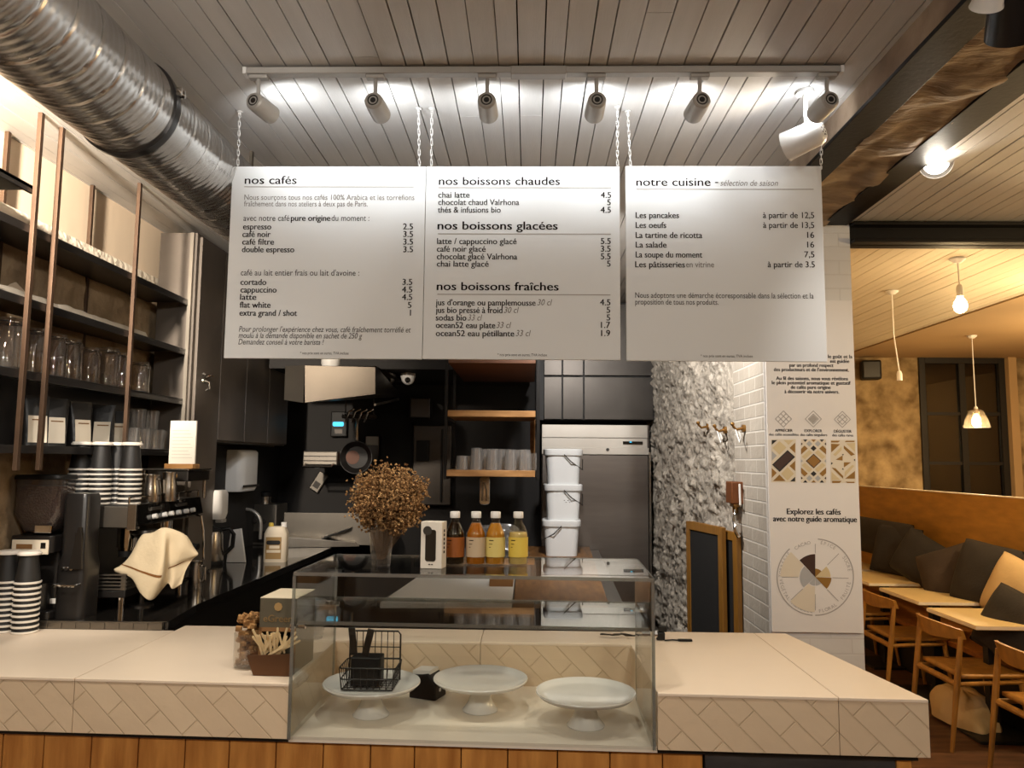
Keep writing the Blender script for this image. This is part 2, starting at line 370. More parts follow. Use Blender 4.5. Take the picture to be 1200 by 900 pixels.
MB().box(-hw+.06, hw-.06, .008, .014, .06, hh-.06).build('pane', 'window_glass', wn, smooth=0)
struct(MB().box(wx1, wx1+.09, 8.9, 9.05, 0, wz1+.05).box(wx0-.02, wx1+.09, 8.93, 9.05, wz1, wz1+.05).build('trim_2', 'plaster_brown', smooth=0))
# stone and brick wall on the kitchen's right, ending in the painted brick column
def stone_right(u, v):
    y = 4.2+u*1.95; z = v*CEIL; x = 1.125-.175*u-.03*math.sin(u*3.1)
    p = Vector((y*7, z*7, 0)); d = noise.fractal(p, .7, 2.1, 5)*.03
    q = noise.voronoi(Vector((y*27+noise.noise(Vector((z*7, y*7, 3)))*2, z*17, 0)))[0]
    d += (q[1]-q[0])*.026
    return (x-d*min(1, u*8+.15), y, z)
struct(MB().grid(stone_right, 210, 330).build('wall_kitchen', 'stone_white', smooth=70))
struct(MB().box(1.16, 1.53, 4.2, 9.0, 0, CEIL).build('wall_kitchen', 'plaster', smooth=0))
struct(MB().box(1.118, 1.536, 3.66, 4.22, 0, 2.905).build('wall_kitchen', 'brick_white', smooth=0))
struct(MB().box(1.112, 1.538, 3.648, 3.66, 0, 2.905).build('wall_column', 'brick_column', smooth=0))
# double steel beam with rough concrete between, resting on the column
struct(MB().box(1.085, 1.10, YF, 3.75, 2.905, CEIL+.02).build('ceiling_beam', 'beam_plaster', smooth=0))
struct(MB().box(1.075, 1.19, YF, 3.75, 2.895, 2.91).box(1.10, 1.112, YF, 3.75, 2.91, CEIL).build('ceiling_beam', 'steel_black', smooth=0, bev=.002))
struct(MB().box(1.405, 1.525, YF, 3.75, 2.895, 2.91).box(1.49, 1.503, YF, 3.75, 2.91, CEIL).build('ceiling_beam', 'steel_black', smooth=0, bev=.002))
struct(MB().grid(lambda u, v: (1.18+u*.24, YF+v*6.2, 2.90+.02*noise.fractal(Vector((u*1.5, v*28, 0)), 1, 2, 4)), 14, 420).build('ceiling_beam', 'beam_concrete', smooth=70))
m = MB()
m.box(1.54, XR, 3.60, 3.72, 2.885, 2.90).box(1.54, XR, 3.60, 3.72, 2.80, 2.815).box(1.54, XR, 3.65, 3.67, 2.80, 2.90)
struct(m.build('ceiling_beam', 'steel_black', smooth=0, bev=.002))
struct(MB().box(1.53, XR, 3.66, 3.7, 2.90, CEIL+.1).build('ceiling_beam', 'steel_black', smooth=0))
# ---------------------------------------------------------------- service counter
CT, CB = 1.10, .945                     # top and underside of the tiled slab
def fy(x): return 2.2695-.0322*x        # front line of the counter
CX0, CX1, CYB = -.692, .368, 2.836      # notch that holds the glass case
ctr = thing('service_counter', 'long counter topped with cream relief tiles above orange wood planks', 'counter', (0, 2.5, 0))
def cpr(m, pts, z0, z1): m.prism([(x, y-2.5) for x, y in pts], z0, z1)
yb = lambda x: 3.04 if x > -1.36 else 2.99
xr = lambda y: 1.113-(y-2.234)*.152
def slabs(m, z0, z1, g, e):
    xs = [XL+.06, -1.335, CX0]
    for a, b in zip(xs, xs[1:]):
        cpr(m, [(a+g, fy(a)+e), (b-g*(b != CX0), fy(b)+e), (b-g*(b != CX0), 2.95 if b < -1 else 3.04), (a+g, 2.95 if a < -1.4 else 3.04)], z0, z1)
    cpr(m, [(CX0, CYB), (-.17-g, CYB), (-.17-g, 3.04), (CX0, 3.04)], z0, z1)
    cpr(m, [(-.17+g, CYB), (CX1, CYB), (CX1, 3.04), (-.17+g, 3.04)], z0, z1)
    cpr(m, [(CX1, fy(CX1)+e), (.868-g, fy(.868)+e), (.868-g, 3.05), (CX1, 3.05)], z0, z1)
    cpr(m, [(.868+g, fy(.868)+e), (xr(2.24), fy(1.1)+e), (xr(3.05), 3.05), (.868+g, 3.05)], z0, z1)
m = MB(); slabs(m, CT-.009, CT, .0012, -.002); m.build('countertop', 'tile_top', ctr, smooth=0, bev=.0015)
m = MB(); slabs(m, CB, CT-.009, .001, 0)
m.build('apron', 'tile_apron', ctr, smooth=0)
m = MB(); cpr(m, [(CX0-.0, fy(CX0)+.012), (CX1, fy(CX1)+.012), (CX1, 3.0), (CX0, 3.0)], CB-.012, CB+.004); m.build('case_bed', 'tile_plain', ctr, smooth=0)
m = MB(); cpr(m, [(XL+.06, fy(XL)+.02), (xr(2.3)-.015, fy(1.1)+.02), (xr(3)-.03, 3.0), (XL+.06, 2.93)], CB-.016, CB-.001); m.build('trim_strip', 'black_paint', ctr, smooth=0)
m = MB(); x = XL+.06; rn = random.Random(2)
while x < .5:
    xe = min(x+rn.uniform(.125, .15), .5); cpr(m, [(x+.0015, fy(x)+.035), (xe-.0015, fy(xe)+.035), (xe-.0015, fy(xe)+.06), (x+.0015, fy(x)+.06)], .08, CB-.016); x = xe
m.build('front_panel', 'plank_oak', ctr, smooth=0, bev=.002)
m = MB(); cpr(m, [(.505, fy(.5)+.03), (1.03, fy(1.0)+.03), (1.03, fy(1)+.06), (.505, fy(.5)+.06)], .08, CB-.016); m.build('zinc_panel', 'zinc', ctr, smooth=0)
m = MB(); cpr(m, [(1.035, fy(1)+.03), (1.075, fy(1)+.03), (.96, 2.98), (.92, 2.98)], .0, CB-.016); m.build('end_panel', 'plank_oak', ctr, smooth=0)
m = MB(); cpr(m, [(XL+.1, fy(XL)+.1), (1.0, fy(1)+.1), (.9, 2.98), (XL+.1, 2.92)], 0, CB-.02); m.build('carcass', 'black_paint', ctr, smooth=0)
# ---------------------------------------------------------------- glass display case, sitting in the notch
gc = thing('display_case', 'clear glass display case with one inner glass shelf set into the counter', 'display case', (-.165, 2.275, CB+.004), -.032)
gw, gd, gh, gt = .524, .43, 1.417-CB-.004, .008
MB().box(-gw, gw, 0, gt, -.004, gh-.009).build('front_glass', 'pane', gc, smooth=0)
for s in (-1, 1): MB().box(min(s*gw, s*(gw-gt)), max(s*gw, s*(gw-gt)), gt, gd, .001, gh-.009).build('side_glass', 'pane', gc, smooth=0)
MB().box(-gw, gw, 0, gd+.01, gh-.008, gh).build('top_glass', 'pane', gc, smooth=0)
MB().box(-gw+.012, gw-.012, .012, gd-.02, .318, .326).build('shelf_glass', 'pane', gc, smooth=0)
e = .0035
for n, b in (('front_edge', (-gw, gw, -.004, -.0005, gh-.009, gh+.001)), ('front_edge', (-gw, gw, gd+.011, gd+.014, gh-.009, gh+.001)), ('side_edge', (-gw-.003, -gw-.0005, 0, gd, gh-.009, gh+.001)), ('side_edge', (gw+.0005, gw+.003, 0, gd, gh-.009, gh+.001)),
             ('corner_edge', (-gw-.003, -gw+.006, -.005, -.0005, -.004, gh-.010)), ('corner_edge', (gw-.006, gw+.003, -.005, -.0005, -.004, gh-.010)),
             ('rear_edge', (-gw, -gw+gt, gd+.001, gd+.004, 0, gh-.01)), ('rear_edge', (gw-gt, gw, gd+.001, gd+.004, 0, gh-.01)),
             ('shelf_edge', (-gw+.012, gw-.012, .0085, .0115, .317, .327)), ('shelf_edge', (-gw+.012, gw-.012, gd-.019, gd-.016, .316, .328))):
    MB().box(*b).build(n, 'pane_edge', gc, smooth=0)
for s in (-1, 1):
    for yy in (.02, gd-.05):
        m = MB(); xx = s*(gw-.02); m.cyl((xx-.012, yy, .31), (xx+.012, yy, .31), .008, n=10)
        m.cyl((s*(gw+.001), yy, .31), (s*(gw+.012), yy, .31), .010, n=10); m.build('shelf_clip', 'chrome', gc)
# cake stands
def cake_stand():
    t = thing('cake_stand', 'white ceramic cake stand under the black wire basket', 'cake stand', (0, 0, 0), 0, 'cake stands in the glass case')
    MB().lathe([(0, .086), (.05, .088), (.118, .089), (.138, .093), (.148, .103), (.1515, .103), (.153, .099), (.142, .088), (.11, .079), (.04, .074), (0, .074)], n=48).build('plate', 'white_ceramic', t, smooth=50)
    MB().lathe([(0, 0), (.056, 0), (.058, .003), (.052, .009), (.038, .03), (.030, .055), (.032, .074)], n=32).build('pedestal', 'white_ceramic', t, smooth=50)
    return t
cs = cake_stand(); ZC = CB+.0045
place(cs, (-.492, 2.50, ZC))
dup(cs, (-.152, 2.565, ZC), label='empty white cake stand in the middle of the glass case')
dup(cs, (.178, 2.435, ZC), label='empty white cake stand nearest the right-hand wall of the case')
# wire basket on the first cake stand
PZ = ZC+.0905
wb = thing('wire_basket', 'black wire basket with a high back standing on a white cake stand', 'basket', (-.495, 2.495, PZ))
def loop(z, hx, y0, y1, r=.012): return [(x, y, z) for x, y in rect2(-hx, hx, y0, y1, r, 3)]
m = MB(); r_ = .0022
for z, q in ((.003, .078), (.035, .083), (.068, .088)): m.tube(loop(z, q, -.062, .06), r_, 6, True)
m.build('rim', 'black_paint', wb)
m = MB()
for i in range(9): x = -.078+.0195*i; m.tube([(x*1.1, -.064, .068), (x, -.062, .003), (x, .06, .003)], .0015, 5)
for i in range(6): y = -.055+.022*i; m.tube([(-.088, y, .068), (-.078, y, .003), (.078, y, .003), (.088, y, .068)], .0015, 5)
m.build('wire_mesh', 'black_paint', wb)
m = MB(); m.tube([(-.082, .06, .003), (-.082, .06, .145), (-.074, .06, .155), (.074, .06, .155), (.082, .06, .145), (.082, .06, .003)], .003, 6)
for z in (.07, .105): m.tube([(-.082, .06, z), (.082, .06, z)], .0018, 5)
for i in range(7): x = -.06+.02*i; m.tube([(x, .06, .003), (x, .06, .155)], .0015, 5)
m.build('back_panel', 'black_paint', wb)
m = MB(); m.prism(rect2(-.055, .04, -.035, .035, .008), .0, .085); tag(m.build('holder_cup', 'black_plastic', bev=.002), 'black plastic cup standing inside the wire basket', 'cup').location = (-.5, 2.5, PZ+.006)
for i, (x, a) in enumerate(((-.045, -.12), (.0, .22))):
    m = MB(); d = Vector((math.sin(a), 0, math.cos(a)))
    q = Matrix.Rotation(a, 4, 'Y'); m.box(-.011, .011, -.003, .003, 0, .085, q); m.box(-.008, .008, -.0035, .0035, .06, .07, q)
    o = tag(m.build('tong_handle', 'black_satin', bev=.002), ('upright black flat tongs handle rising from the basket', 'slanted black flat tongs handle leaning in the basket')[i], 'tongs')
    o.location = (-.515+x*.8, 2.5-.01*i, PZ+.092)
# card terminal at the back of the case
ct = thing('card_terminal', 'small black card terminal with white top behind the wire basket', 'card terminal', (-.34, 2.70, ZC), -.35)
MB().prism([(-.05, 0), (.05, 0), (.05, .05), (.02, .085), (-.05, .07)], -.04, .04, Matrix.Rotation(R(90), 4, 'X')).build('body', 'black_plastic', ct, bev=.004)
MB().box(-.035, .03, -.032, .032, .080, .092, Matrix.Rotation(R(-4), 4, 'Y')).build('screen', 'white_plastic', ct)
MB().cyl((.051, -.01, .03), (.053, -.01, .03), .006).build('button', 'white_plastic', ct)
# glass jar of sugar lumps and the box of wooden stirrers
jl = U(285, 786, Z=CT)
sj = thing('sugar_jar', 'low glass jar overfilled with brown sugar lumps', 'jar', (jl.x, jl.y+.045, CT+.001))
MB().lathe([(.0, .003), (.044, .003), (.047, .008), (.047, .105), (.045, .105), (.0445, .01), (0, .007)], n=28).build('glass', 'tumbler', sj)
m = MB(); rn = random.Random(4)
for i in range(150):
    a = rn.uniform(0, 6.28); z = rn.uniform(.014, .16); rr = .034*math.sqrt(rn.random())*(1 if z < .11 else 1.25-(z-.11)*7); s_ = rn.uniform(.006, .0095)
    q = Matrix.Translation((rr*math.cos(a), rr*math.sin(a), z)) @ Matrix.Rotation(rn.uniform(0, 3), 4, (rn.random(), rn.random(), .5)); m.box(-s_, s_, -s_*.7, s_*.7, -s_*.8, s_*.8, q)
o = m.build('sugar_lumps', 'sugar', sj, smooth=0); o['kind'] = 'stuff'; o['label'] = 'brown sugar lumps heaped over the rim'
eg = U(320, 790, Z=CT)
eb = thing('stirrer_box', 'olive and kraft cardboard dispenser box printed eGreen beside the glass case', 'box', (eg.x+.006, eg.y+.008, CT+.001), -.05)
bw_, bd_, bh_ = .058, .17, .222
m = MB(); m.box(-bw_, bw_, 0, .002, .135, bh_).box(-bw_, -bw_+.002, 0, bd_, 0, bh_).box(bw_-.002, bw_, 0, bd_, 0, bh_).box(-bw_, bw_, bd_-.002, bd_, 0, bh_); ebc = m.build('carton', 'box_olive', eb, smooth=0)
MB().box(-bw_, bw_, 0, bd_, bh_, bh_+.002).build('lid', 'box_top', eb, smooth=0)
m = MB()
m.box(-bw_, -bw_+.009, -.001, .001, 0, .135).box(bw_-.009, bw_, -.001, .001, 0, .135).box(-bw_, bw_, -.001, .001, .123, .135); m.build('opening_frame', 'kraft', eb, smooth=0)
m = MB(); m.add([(-bw_-.002, -.001, .065), (bw_+.002, -.001, .065), (bw_+.006, -.05, .07), (-bw_-.014, -.05, .062), (bw_, -.001, 0), (bw_, -.03, 0), (-bw_, -.03, 0), (-bw_, -.001, 0)], [(3, 2, 5, 6), (0, 3, 6, 7), (2, 1, 4, 5), (4, 7, 6, 5)])
m.build('bin_flap', 'kraft_dark', eb, smooth=0, solid=.002)
m = MB(); f = lambda x, y: (x, -.0015, y)
TX(m, 'eGreen', lambda x, y: (x, -.0015, .152+y), .09, .03, 'CENTER', .01); m.prism([(x, y) for x, y in [(.013*math.cos(a*.785), .013*math.sin(a*.785)) for a in range(8)]], .001, .002, Matrix.Translation((0, 0, .197)) @ Matrix.Rotation(R(90), 4, 'X'))
m.build('print', 'gold_print', ebc, smooth=0)
st0 = None; rn = random.Random(8)
for i in range(30):
    a = R(rn.uniform(-32, 64)); x = -.036+.0025*i+rn.uniform(-.003, .003)
    loc = eb.location+Vector((x*.9, -.040+.002*(i % 9), .066+rn.uniform(-.008, .014)))
    if st0 is None:
        m = MB(); m.prism(rect2(-.0032, .0032, 0, .068, .003, 3), -.0007, .0007, Matrix.Rotation(R(90), 4, 'X')); st0 = o = tag(m.build('wooden_stirrer', 'stirrer'), 'pale wooden stirrer fanned out of the kraft dispenser box', 'stirrer', 'wooden stirrers in the dispenser')
    else: o = dup(st0)
    o.location = loc; o.rotation_euler = (R(rn.uniform(10, 24)), a, 0)
# leaning stack of clear lids behind the case's left end
p = Vector((-.80, 2.86, CT+.001))
for i in range(8):
    m = MB()
    if i == 0:
        m.lathe([(.047, 0), (.05, .001), (.05, .006), (.046, .007), (.043, .022), (.034, .03), (.0, .031)], n=24); ld0 = o = tag(m.build('cup_lid', 'plastic_film'), 'clear plastic cup lid in a leaning nested stack behind the case', 'lid', 'clear lids behind the case')
    else: o = dup(ld0)
    o['label'] = 'clear plastic cup lid, %s from the bottom of the leaning stack behind the case' % ('first', 'second', 'third', 'fourth', 'fifth', 'sixth', 'seventh', 'eighth')[i]; o.location = p+Vector((.0035*i, 0, .0155*i)); o.rotation_euler = (0, .10, 0)
# small items at the case's right end
m = MB(); rn = random.Random(1); P0 = Vector((.33, 2.93, CT+.005))
m.tube([P0+Vector((.03*math.sin(i*1.3)-.06+.008*i, .018*math.cos(i*1.9), .004+.006*abs(math.sin(i*.9)))) for i in range(16)], .0028, 6)
tag(m.build('coiled_cable', 'black_plastic'), 'short tangled black cable lying on the tiles behind the case', 'cable')
m = MB(); c0 = U(775, 750, Z=CT); m.box(-.018, .012, -.012, .012, 0, .028).box(-.01, .02, -.006, .006, .028, .05); o = tag(m.build('clamp', 'black_plastic', bev=.003), 'small black clamp at the right-hand end of the case', 'clamp'); o.location = (c0.x, c0.y, CT+.001)
m = MB(); c0 = U(795, 752, Z=CT); m.tube([(-.05, 0, .003), (-.02, .006, .004), (.02, 0, .004), (.05, .012, .003)], .003, 6).box(.0, .05, -.004, .012, .001, .007); o = tag(m.build('charging_lead', 'black_plastic'), 'black charging lead lying flat on the right half of the counter', 'cable'); o.location = (c0.x, c0.y, CT+.001)
# ---------------------------------------------------------------- things on top of the case
TZ = 1.4175
vp = U(444, 664, Z=TZ)
va = thing('tumbler_vase', 'ribbed glass tumbler holding a bunch of dried brown flowers', 'vase', (vp.x, vp.y+.03, TZ))
MB().lathe([(0, .004), (.028, .004), (.03, .0), (.031, .012), (.041, .118), (.039, .118), (.0295, .018), (0, .016)], n=10).build('glass', 'tumbler', va, smooth=20)
fb = thing('dried_flowers', 'round bunch of dried brown flowers in the glass tumbler', 'flowers', (vp.x, vp.y+.03, TZ+.02))
rn = random.Random(12); ms = MB(); mf = MB(); 
def floret(m, p, s):
    for k in range(2):
        q = Matrix.Translation(p) @ Matrix.Rotation(rn.uniform(0, 6.28), 4, (rn.uniform(-1, 1), rn.uniform(-1, 1), rn.uniform(-1, 1)+.01))
        m.cur = 0 if rn.random() < .65 else 1
        m.add([(s, 0, -s*.7), (-s*.5, s*.87, -s*.7), (-s*.5, -s*.87, -s*.7), (0, 0, s)], [(0, 1, 3), (1, 2, 3), (2, 0, 3), (0, 2, 1)], q)
cc = Vector((.022, 0, .20))
for i in range(120):
    a = rn.uniform(0, 6.28); b = Vector((.012*math.cos(a), .012*math.sin(a), 0))
    while True:
        p_ = Vector((rn.uniform(-1, 1), rn.uniform(-1, 1), rn.uniform(-.75, 1)))
        if .45 < p_.length < 1: break
    tip = cc+Vector((p_.x*.122, p_.y*.105, p_.z*.105)); mid = b*1.5+(tip-b)*.45+Vector((0, 0, .012))
    ms.tube([b, mid, tip], .0008, 4)
    for k in range(44):
        c = mid.lerp(tip, rn.uniform(.45, 1.02))+Vector((rn.gauss(0, .013), rn.gauss(0, .013), rn.gauss(0, .011))); floret(mf, c, rn.uniform(.003, .0056))
ms.build('stem', 'stem_dry', fb)
o = mf.build('blossoms', ['flower_dry', 'flower_pale'], fb, smooth=0); o['kind'] = 'stuff'
# white gift box with a black window
bp = U(505, 667, Z=TZ)
gb = thing('product_box', 'white upright box with black window and lettered side on the glass case', 'box', (bp.x-.002, bp.y+.012, TZ), -.18)
gbc = MB().box(-.034, .034, 0, .05, 0, .142).build('carton', 'paper_white', gb, smooth=0, bev=.001).name
MB().prism(rect2(-.019, .015, .022, .118, .007), 0, .001, Matrix.Translation((0, -.0002, 0)) @ Matrix.Rotation(R(90), 4, 'X')).build('window', 'black_gloss', gb)
m = MB(); m.axis([(0, 0), (.014, 0), (.014, .002), (0, .002)], (-.012, -.0015, .115), (0, -1, 0)); m.build('badge', 'lamp_dark', bpy.data.objects[gbc])
m = MB(); [m.box(.0342, .0346, .018, .030, .045+.013*k, .053+.013*k) for k in range(6)]; [m.box(-.024+.0006*k, -.020+.0006*k, -.0006, -.0002, .045+.013*k, .0465+.013*k) for k in ()]; m.box(-.008, -.002, -.0006, -.0002, .011, .014).box(.001, .006, -.0006, -.0002, .011, .014); m.build('print', 'ink', bpy.data.objects[gbc], smooth=0)
# four bottles of juice
def bottle(name, px, liq, lm, full, label):
    q = U(px, 662, Z=TZ); t = thing(name, label, 'bottle', (q.x, q.y+.012, TZ), rn.uniform(-.1, .1), 'bottles on the glass case')
    MB().lathe([(0, .002), (.028, 0), (.0315, .005), (.0315, .092), (.030, .103), (.022, .122), (.0135, .136), (.0125, .15), (.0118, .15), (.0125, .136), (.021, .121), (.029, .101), (.0302, .09), (.0302, .006), (0, .004)], n=28).build('glass', 'bottle_glass', t)
    pr = [(0, .0045), (.029, .0045), (.0298, .008), (.0298, .09), (.0285, .101)]+([(.0207, .12), (.014, .132)] if full else [(.027, .104)]); pr.append((0, pr[-1][1])); MB().lathe(pr, n=28).build('liquid', liq, t)
    m = MB(); m.lathe([(.0158, .148), (.0162, .149), (.0162, .166), (.015, .168), (0, .168)], n=24); m.build('cap', 'white_plastic', t)
    m = MB(); n = 20; a0 = R(-90-95); m.add([(.0318*math.cos(a0+R(190)*i/n), .0318*math.sin(a0+R(190)*i/n), z) for z in (.026, .088) for i in range(n+1)], [(i, i+1, n+2+i, n+1+i) for i in range(n)]); lb_ = m.build('paper_label', lm, t)
    m = MB(); wr = lambda z: (lambda x, y: (.0321*math.sin(x/.032), -.0321*math.cos(x/.032), z+y))
    for z, x0, x1, h in ((.077, -.022, -.006, .003), (.066, -.022, -.010, .002), (.056, -.022, -.016, .002)):
        f_ = wr(z); m.add([f_(x, y) for x, y in ((x0, 0), ((x0+x1)/2, 0), (x1, 0), (x1, h), ((x0+x1)/2, h), (x0, h))], [(0, 1, 4, 5), (1, 2, 3, 4)])
    m.build('print', 'ink', lb_, smooth=0)
    return t
bottle('juice_bottle', 532, 'cola', 'label_brown', True, 'dark cola-coloured bottle with brown label next to the white box')
bottle('juice_bottle', 557, 'amber', 'label_beige', True, 'amber juice bottle with beige label, second from the white box')
bottle('juice_bottle', 580, 'amber_light', 'label_yellow', True, 'honey-coloured juice bottle with pale yellow label, third from the white box')
bottle('juice_bottle', 607, 'lemon', 'label_lemon', False, 'pale lemon bottle with plain yellow label, farthest from the white box')

# ---------------------------------------------------------------- menu boards
YB = 2.70
def board(name, px, label, group='hanging menu boards'):
    (xl, yt), (xr_, yb_) = px
    a = U(xl, yt, Y=YB); b = U(xr_, yb_, Y=YB); t = thing(name, label, 'menu board', (a.x, YB, b.z), 0, group)
    m = MB(); m.box(0, b.x-a.x, 0, .012, 0, a.z-b.z); m.build('panel', 'board_white', t, smooth=0, bev=.0015)
    return t
def lines(t, name, mat, rows, face=YB):
    m = MB(); o = t.location
    for r in rows:
        x0, y, x1, s, size = r[:5]; bold = r[5] if len(r) > 5 else 0; sh = r[6] if len(r) > 6 else 0
        al = 'LEFT' if x0 is not None else 'RIGHT'
        p = U(x0 if x0 is not None else x1, y, Y=face); q = U(x1, y, Y=face); k = face/F
        wd = (q.x-p.x) if x0 is not None else None
        if wd is None: wd_ = None
        TX(m, s, lambda x, yy: (p.x+x-o.x, -.0012+face-o.y-0.0, p.z+yy-o.z), wd, size*k, al, bold, sh)
    return m.build(name, mat, t, smooth=0)
def rules(t, rows, face=YB):
    m = MB(); o = t.location
    for x0, x1, y in rows:
        p = U(x0, y, Y=face); q = U(x1, y, Y=face); m.box(p.x-o.x, q.x-o.x, face-.0014-o.y, face-.0002-o.y, p.z-.0016-o.z, p.z+.0016-o.z)
    return m.build('ruling', 'ink_rule', t, smooth=0)
H_, I_, S_ = 14.5, 10.6, 9.6
b1 = board('menu_board', ((272.5, 195), (494.5, 421)), 'hanging white menu board headed nos cafés')
lines(b1, 'heading', 'ink', [(287, 215.6, 347.5, 'nos cafés', H_, .012)])
rules(b1, [(286.4, 485, 218.9)])
lines(b1, 'intro_text', 'ink_light', [(286.4, 234.2, 485.6, 'Nous sourçons tous nos cafés 100% Arabica et les torréfions', S_), (286, 241.8, 430.8, 'fraîchement dans nos ateliers à deux pas de Paris.', S_)])
lines(b1, 'item_text', 'ink', [(285.3, 258.9, 339.2, 'avec notre café', I_), (341.1, 258.9, 387, 'pure origine', I_, .025), (388.6, 258.9, 432.8, 'du moment :', I_),
    (285, 268.9, 317.8, 'espresso', I_, .02), (284.2, 277.8, 317, 'café noir', I_, .02), (284, 286.7, 321, 'café filtre', I_, .02), (283.6, 295.6, 344.7, 'double espresso', I_, .02),
    (282.2, 322.8, 421, "café au lait entier frais ou lait d'avoine :", I_), (282, 333.9, 312, 'cortado', I_, .02), (282, 342.8, 324, 'cappuccino', I_, .02), (281.4, 351.4, 300.3, 'latte', I_, .02),
    (281, 360.6, 317, 'flat white', I_, .02), (280.8, 370, 348, 'extra grand / shot', I_, .02)])
lines(b1, 'price_text', 'ink', [(None, 268.9, 483.9, '2.5', I_, .015), (None, 277.8, 483.9, '3.5', I_, .015), (None, 286.7, 483.9, '3.5', I_, .015), (None, 295.6, 483.9, '3.5', I_, .015),
    (None, 333.9, 483, '3.5', I_, .015), (None, 342.8, 483, '4.5', I_, .015), (None, 351.6, 483, '4.5', I_, .015), (None, 360.9, 482, '5', I_, .015), (None, 370, 481.5, '1', I_, .015)])
lines(b1, 'note_text', 'ink', [(280, 388.6, 481.4, "Pour prolonger l'expérience chez vous, café fraîchement torréfié et", S_, 0, .2), (279.7, 396, 424.4, 'moulu à la demande disponible en sachet de 250 g', S_, 0, .2), (279.4, 403.6, 379.4, 'Demandez conseil à votre barista !', S_, 0, .2), (351.7, 415.2, 408.6, '* nos prix sont en euros, TVA incluse', 4.6)])
b2 = board('menu_board', ((499.8, 195), (727.2, 422)), 'hanging white menu board headed nos boissons chaudes')
lines(b2, 'heading', 'ink', [(514.4, 216.7, 656, 'nos boissons chaudes', H_, .012), (513, 268.9, 653.3, 'nos boissons glacées', H_, .02), (512, 340, 654.4, 'nos boissons fraîches', H_, .02)])
rules(b2, [(513.6, 716.4, 219.9), (513.3, 715.8, 274), (512.6, 715.3, 344.8)])
lines(b2, 'item_text', 'ink', [(513.6, 231.7, 550.3, 'chai latte', I_, .01), (513.6, 240.3, 608.3, 'chocolat chaud Valrhona', I_, .01), (513, 249.2, 586.7, 'thés & infusions bio', I_, .01),
    (512.2, 286, 605.3, 'latte / cappuccino glacé', I_, .015), (512, 295, 569, 'café noir glacé', I_, .015), (512, 303.9, 606, 'chocolat glacé Valrhona', I_, .015), (512, 312.5, 572.5, 'chai latte glacé', I_, .015),
    (510.8, 357.8, 627.5, "jus d'orange ou pamplemousse", I_, .018), (510.8, 366.7, 588.6, 'jus bio pressé à froid', I_, .018), (510.8, 375.6, 546.4, 'sodas bio', I_, .018), (510.8, 384.4, 580.3, 'ocean52 eau plate', I_, .018), (510.8, 393.9, 602.5, 'ocean52 eau pétillante', I_, .018)])
lines(b2, 'size_text', 'ink_light', [(629.7, 357.8, 647, '30 cl', I_, 0, .25), (590.5, 366.7, 608, '30 cl', I_, 0, .25), (548.3, 375.6, 565, '33 cl', I_, 0, .25), (581.7, 384.4, 599, '33 cl', I_, 0, .25), (604.4, 393.9, 622, '33 cl', I_, 0, .25)])
lines(b2, 'price_text', 'ink', [(None, y, x, s, I_, .015) for y, x, s in ((231.9, 716, '4.5'), (240.5, 715.6, '5'), (249.4, 715.8, '4.5'), (286, 715.6, '5.5'), (295, 715.5, '3.5'), (303.9, 715.5, '5.5'), (312.5, 715.4, '5'), (357.8, 715.2, '4.5'), (366.7, 715, '5'), (375.6, 715, '5'), (384.4, 714.9, '1.7'), (393.9, 714.8, '1.9'))])
lines(b2, 'note_text', 'ink', [(583, 417.2, 641, '* nos prix sont en euros, TVA incluse', 4.6)])
b3 = board('menu_board', ((733.0, 194.5), (969.6, 424)), 'hanging white menu board headed notre cuisine')
lines(b3, 'heading', 'ink', [(745.8, 217.8, 832.5, 'notre cuisine', H_, .012), (838, 217, 841.5, '-', H_, .012)])
lines(b3, 'subheading', 'ink_light', [(844, 217.8, 911.7, 'sélection de saison', I_, 0, .3)])
rules(b3, [(745.8, 953.3, 221.7)])
lines(b3, 'item_text', 'ink', [(745, 255.6, 795.6, 'Les pancakes', I_, .015), (745, 267.2, 780.6, 'Les oeufs', I_, .015), (745, 278.9, 822.8, 'La tartine de ricotta', I_, .015), (745, 290.2, 781, 'La salade', I_, .015), (745, 301.7, 822.8, 'La soupe du moment', I_, .015), (744.4, 313.3, 802.5, 'Les pâtisseries', I_, .015)])
lines(b3, 'side_text', 'ink_light', [(804, 313.3, 836.7, 'en vitrine', I_)])
lines(b3, 'price_text', 'ink', [(894, 255.6, 954, 'à partir de 12,5', I_, .01), (894.2, 267.2, 954, 'à partir de 13,5', I_, .01), (None, 278.9, 954, '16', I_, .01), (None, 290.2, 954, '16', I_, .01), (None, 301.7, 954.3, '7,5', I_, .01), (899.7, 313.3, 954.7, 'à partir de 3.5', I_, .01)])
lines(b3, 'note_text', 'ink', [(744.4, 349, 953.3, 'Nous adoptons une démarche écoresponsable dans la sélection et la', S_), (744.4, 356.8, 842, 'proposition de tous nos produits.', S_), (821, 418.6, 882, '* nos prix sont en euros, TVA incluse', 4.6)])
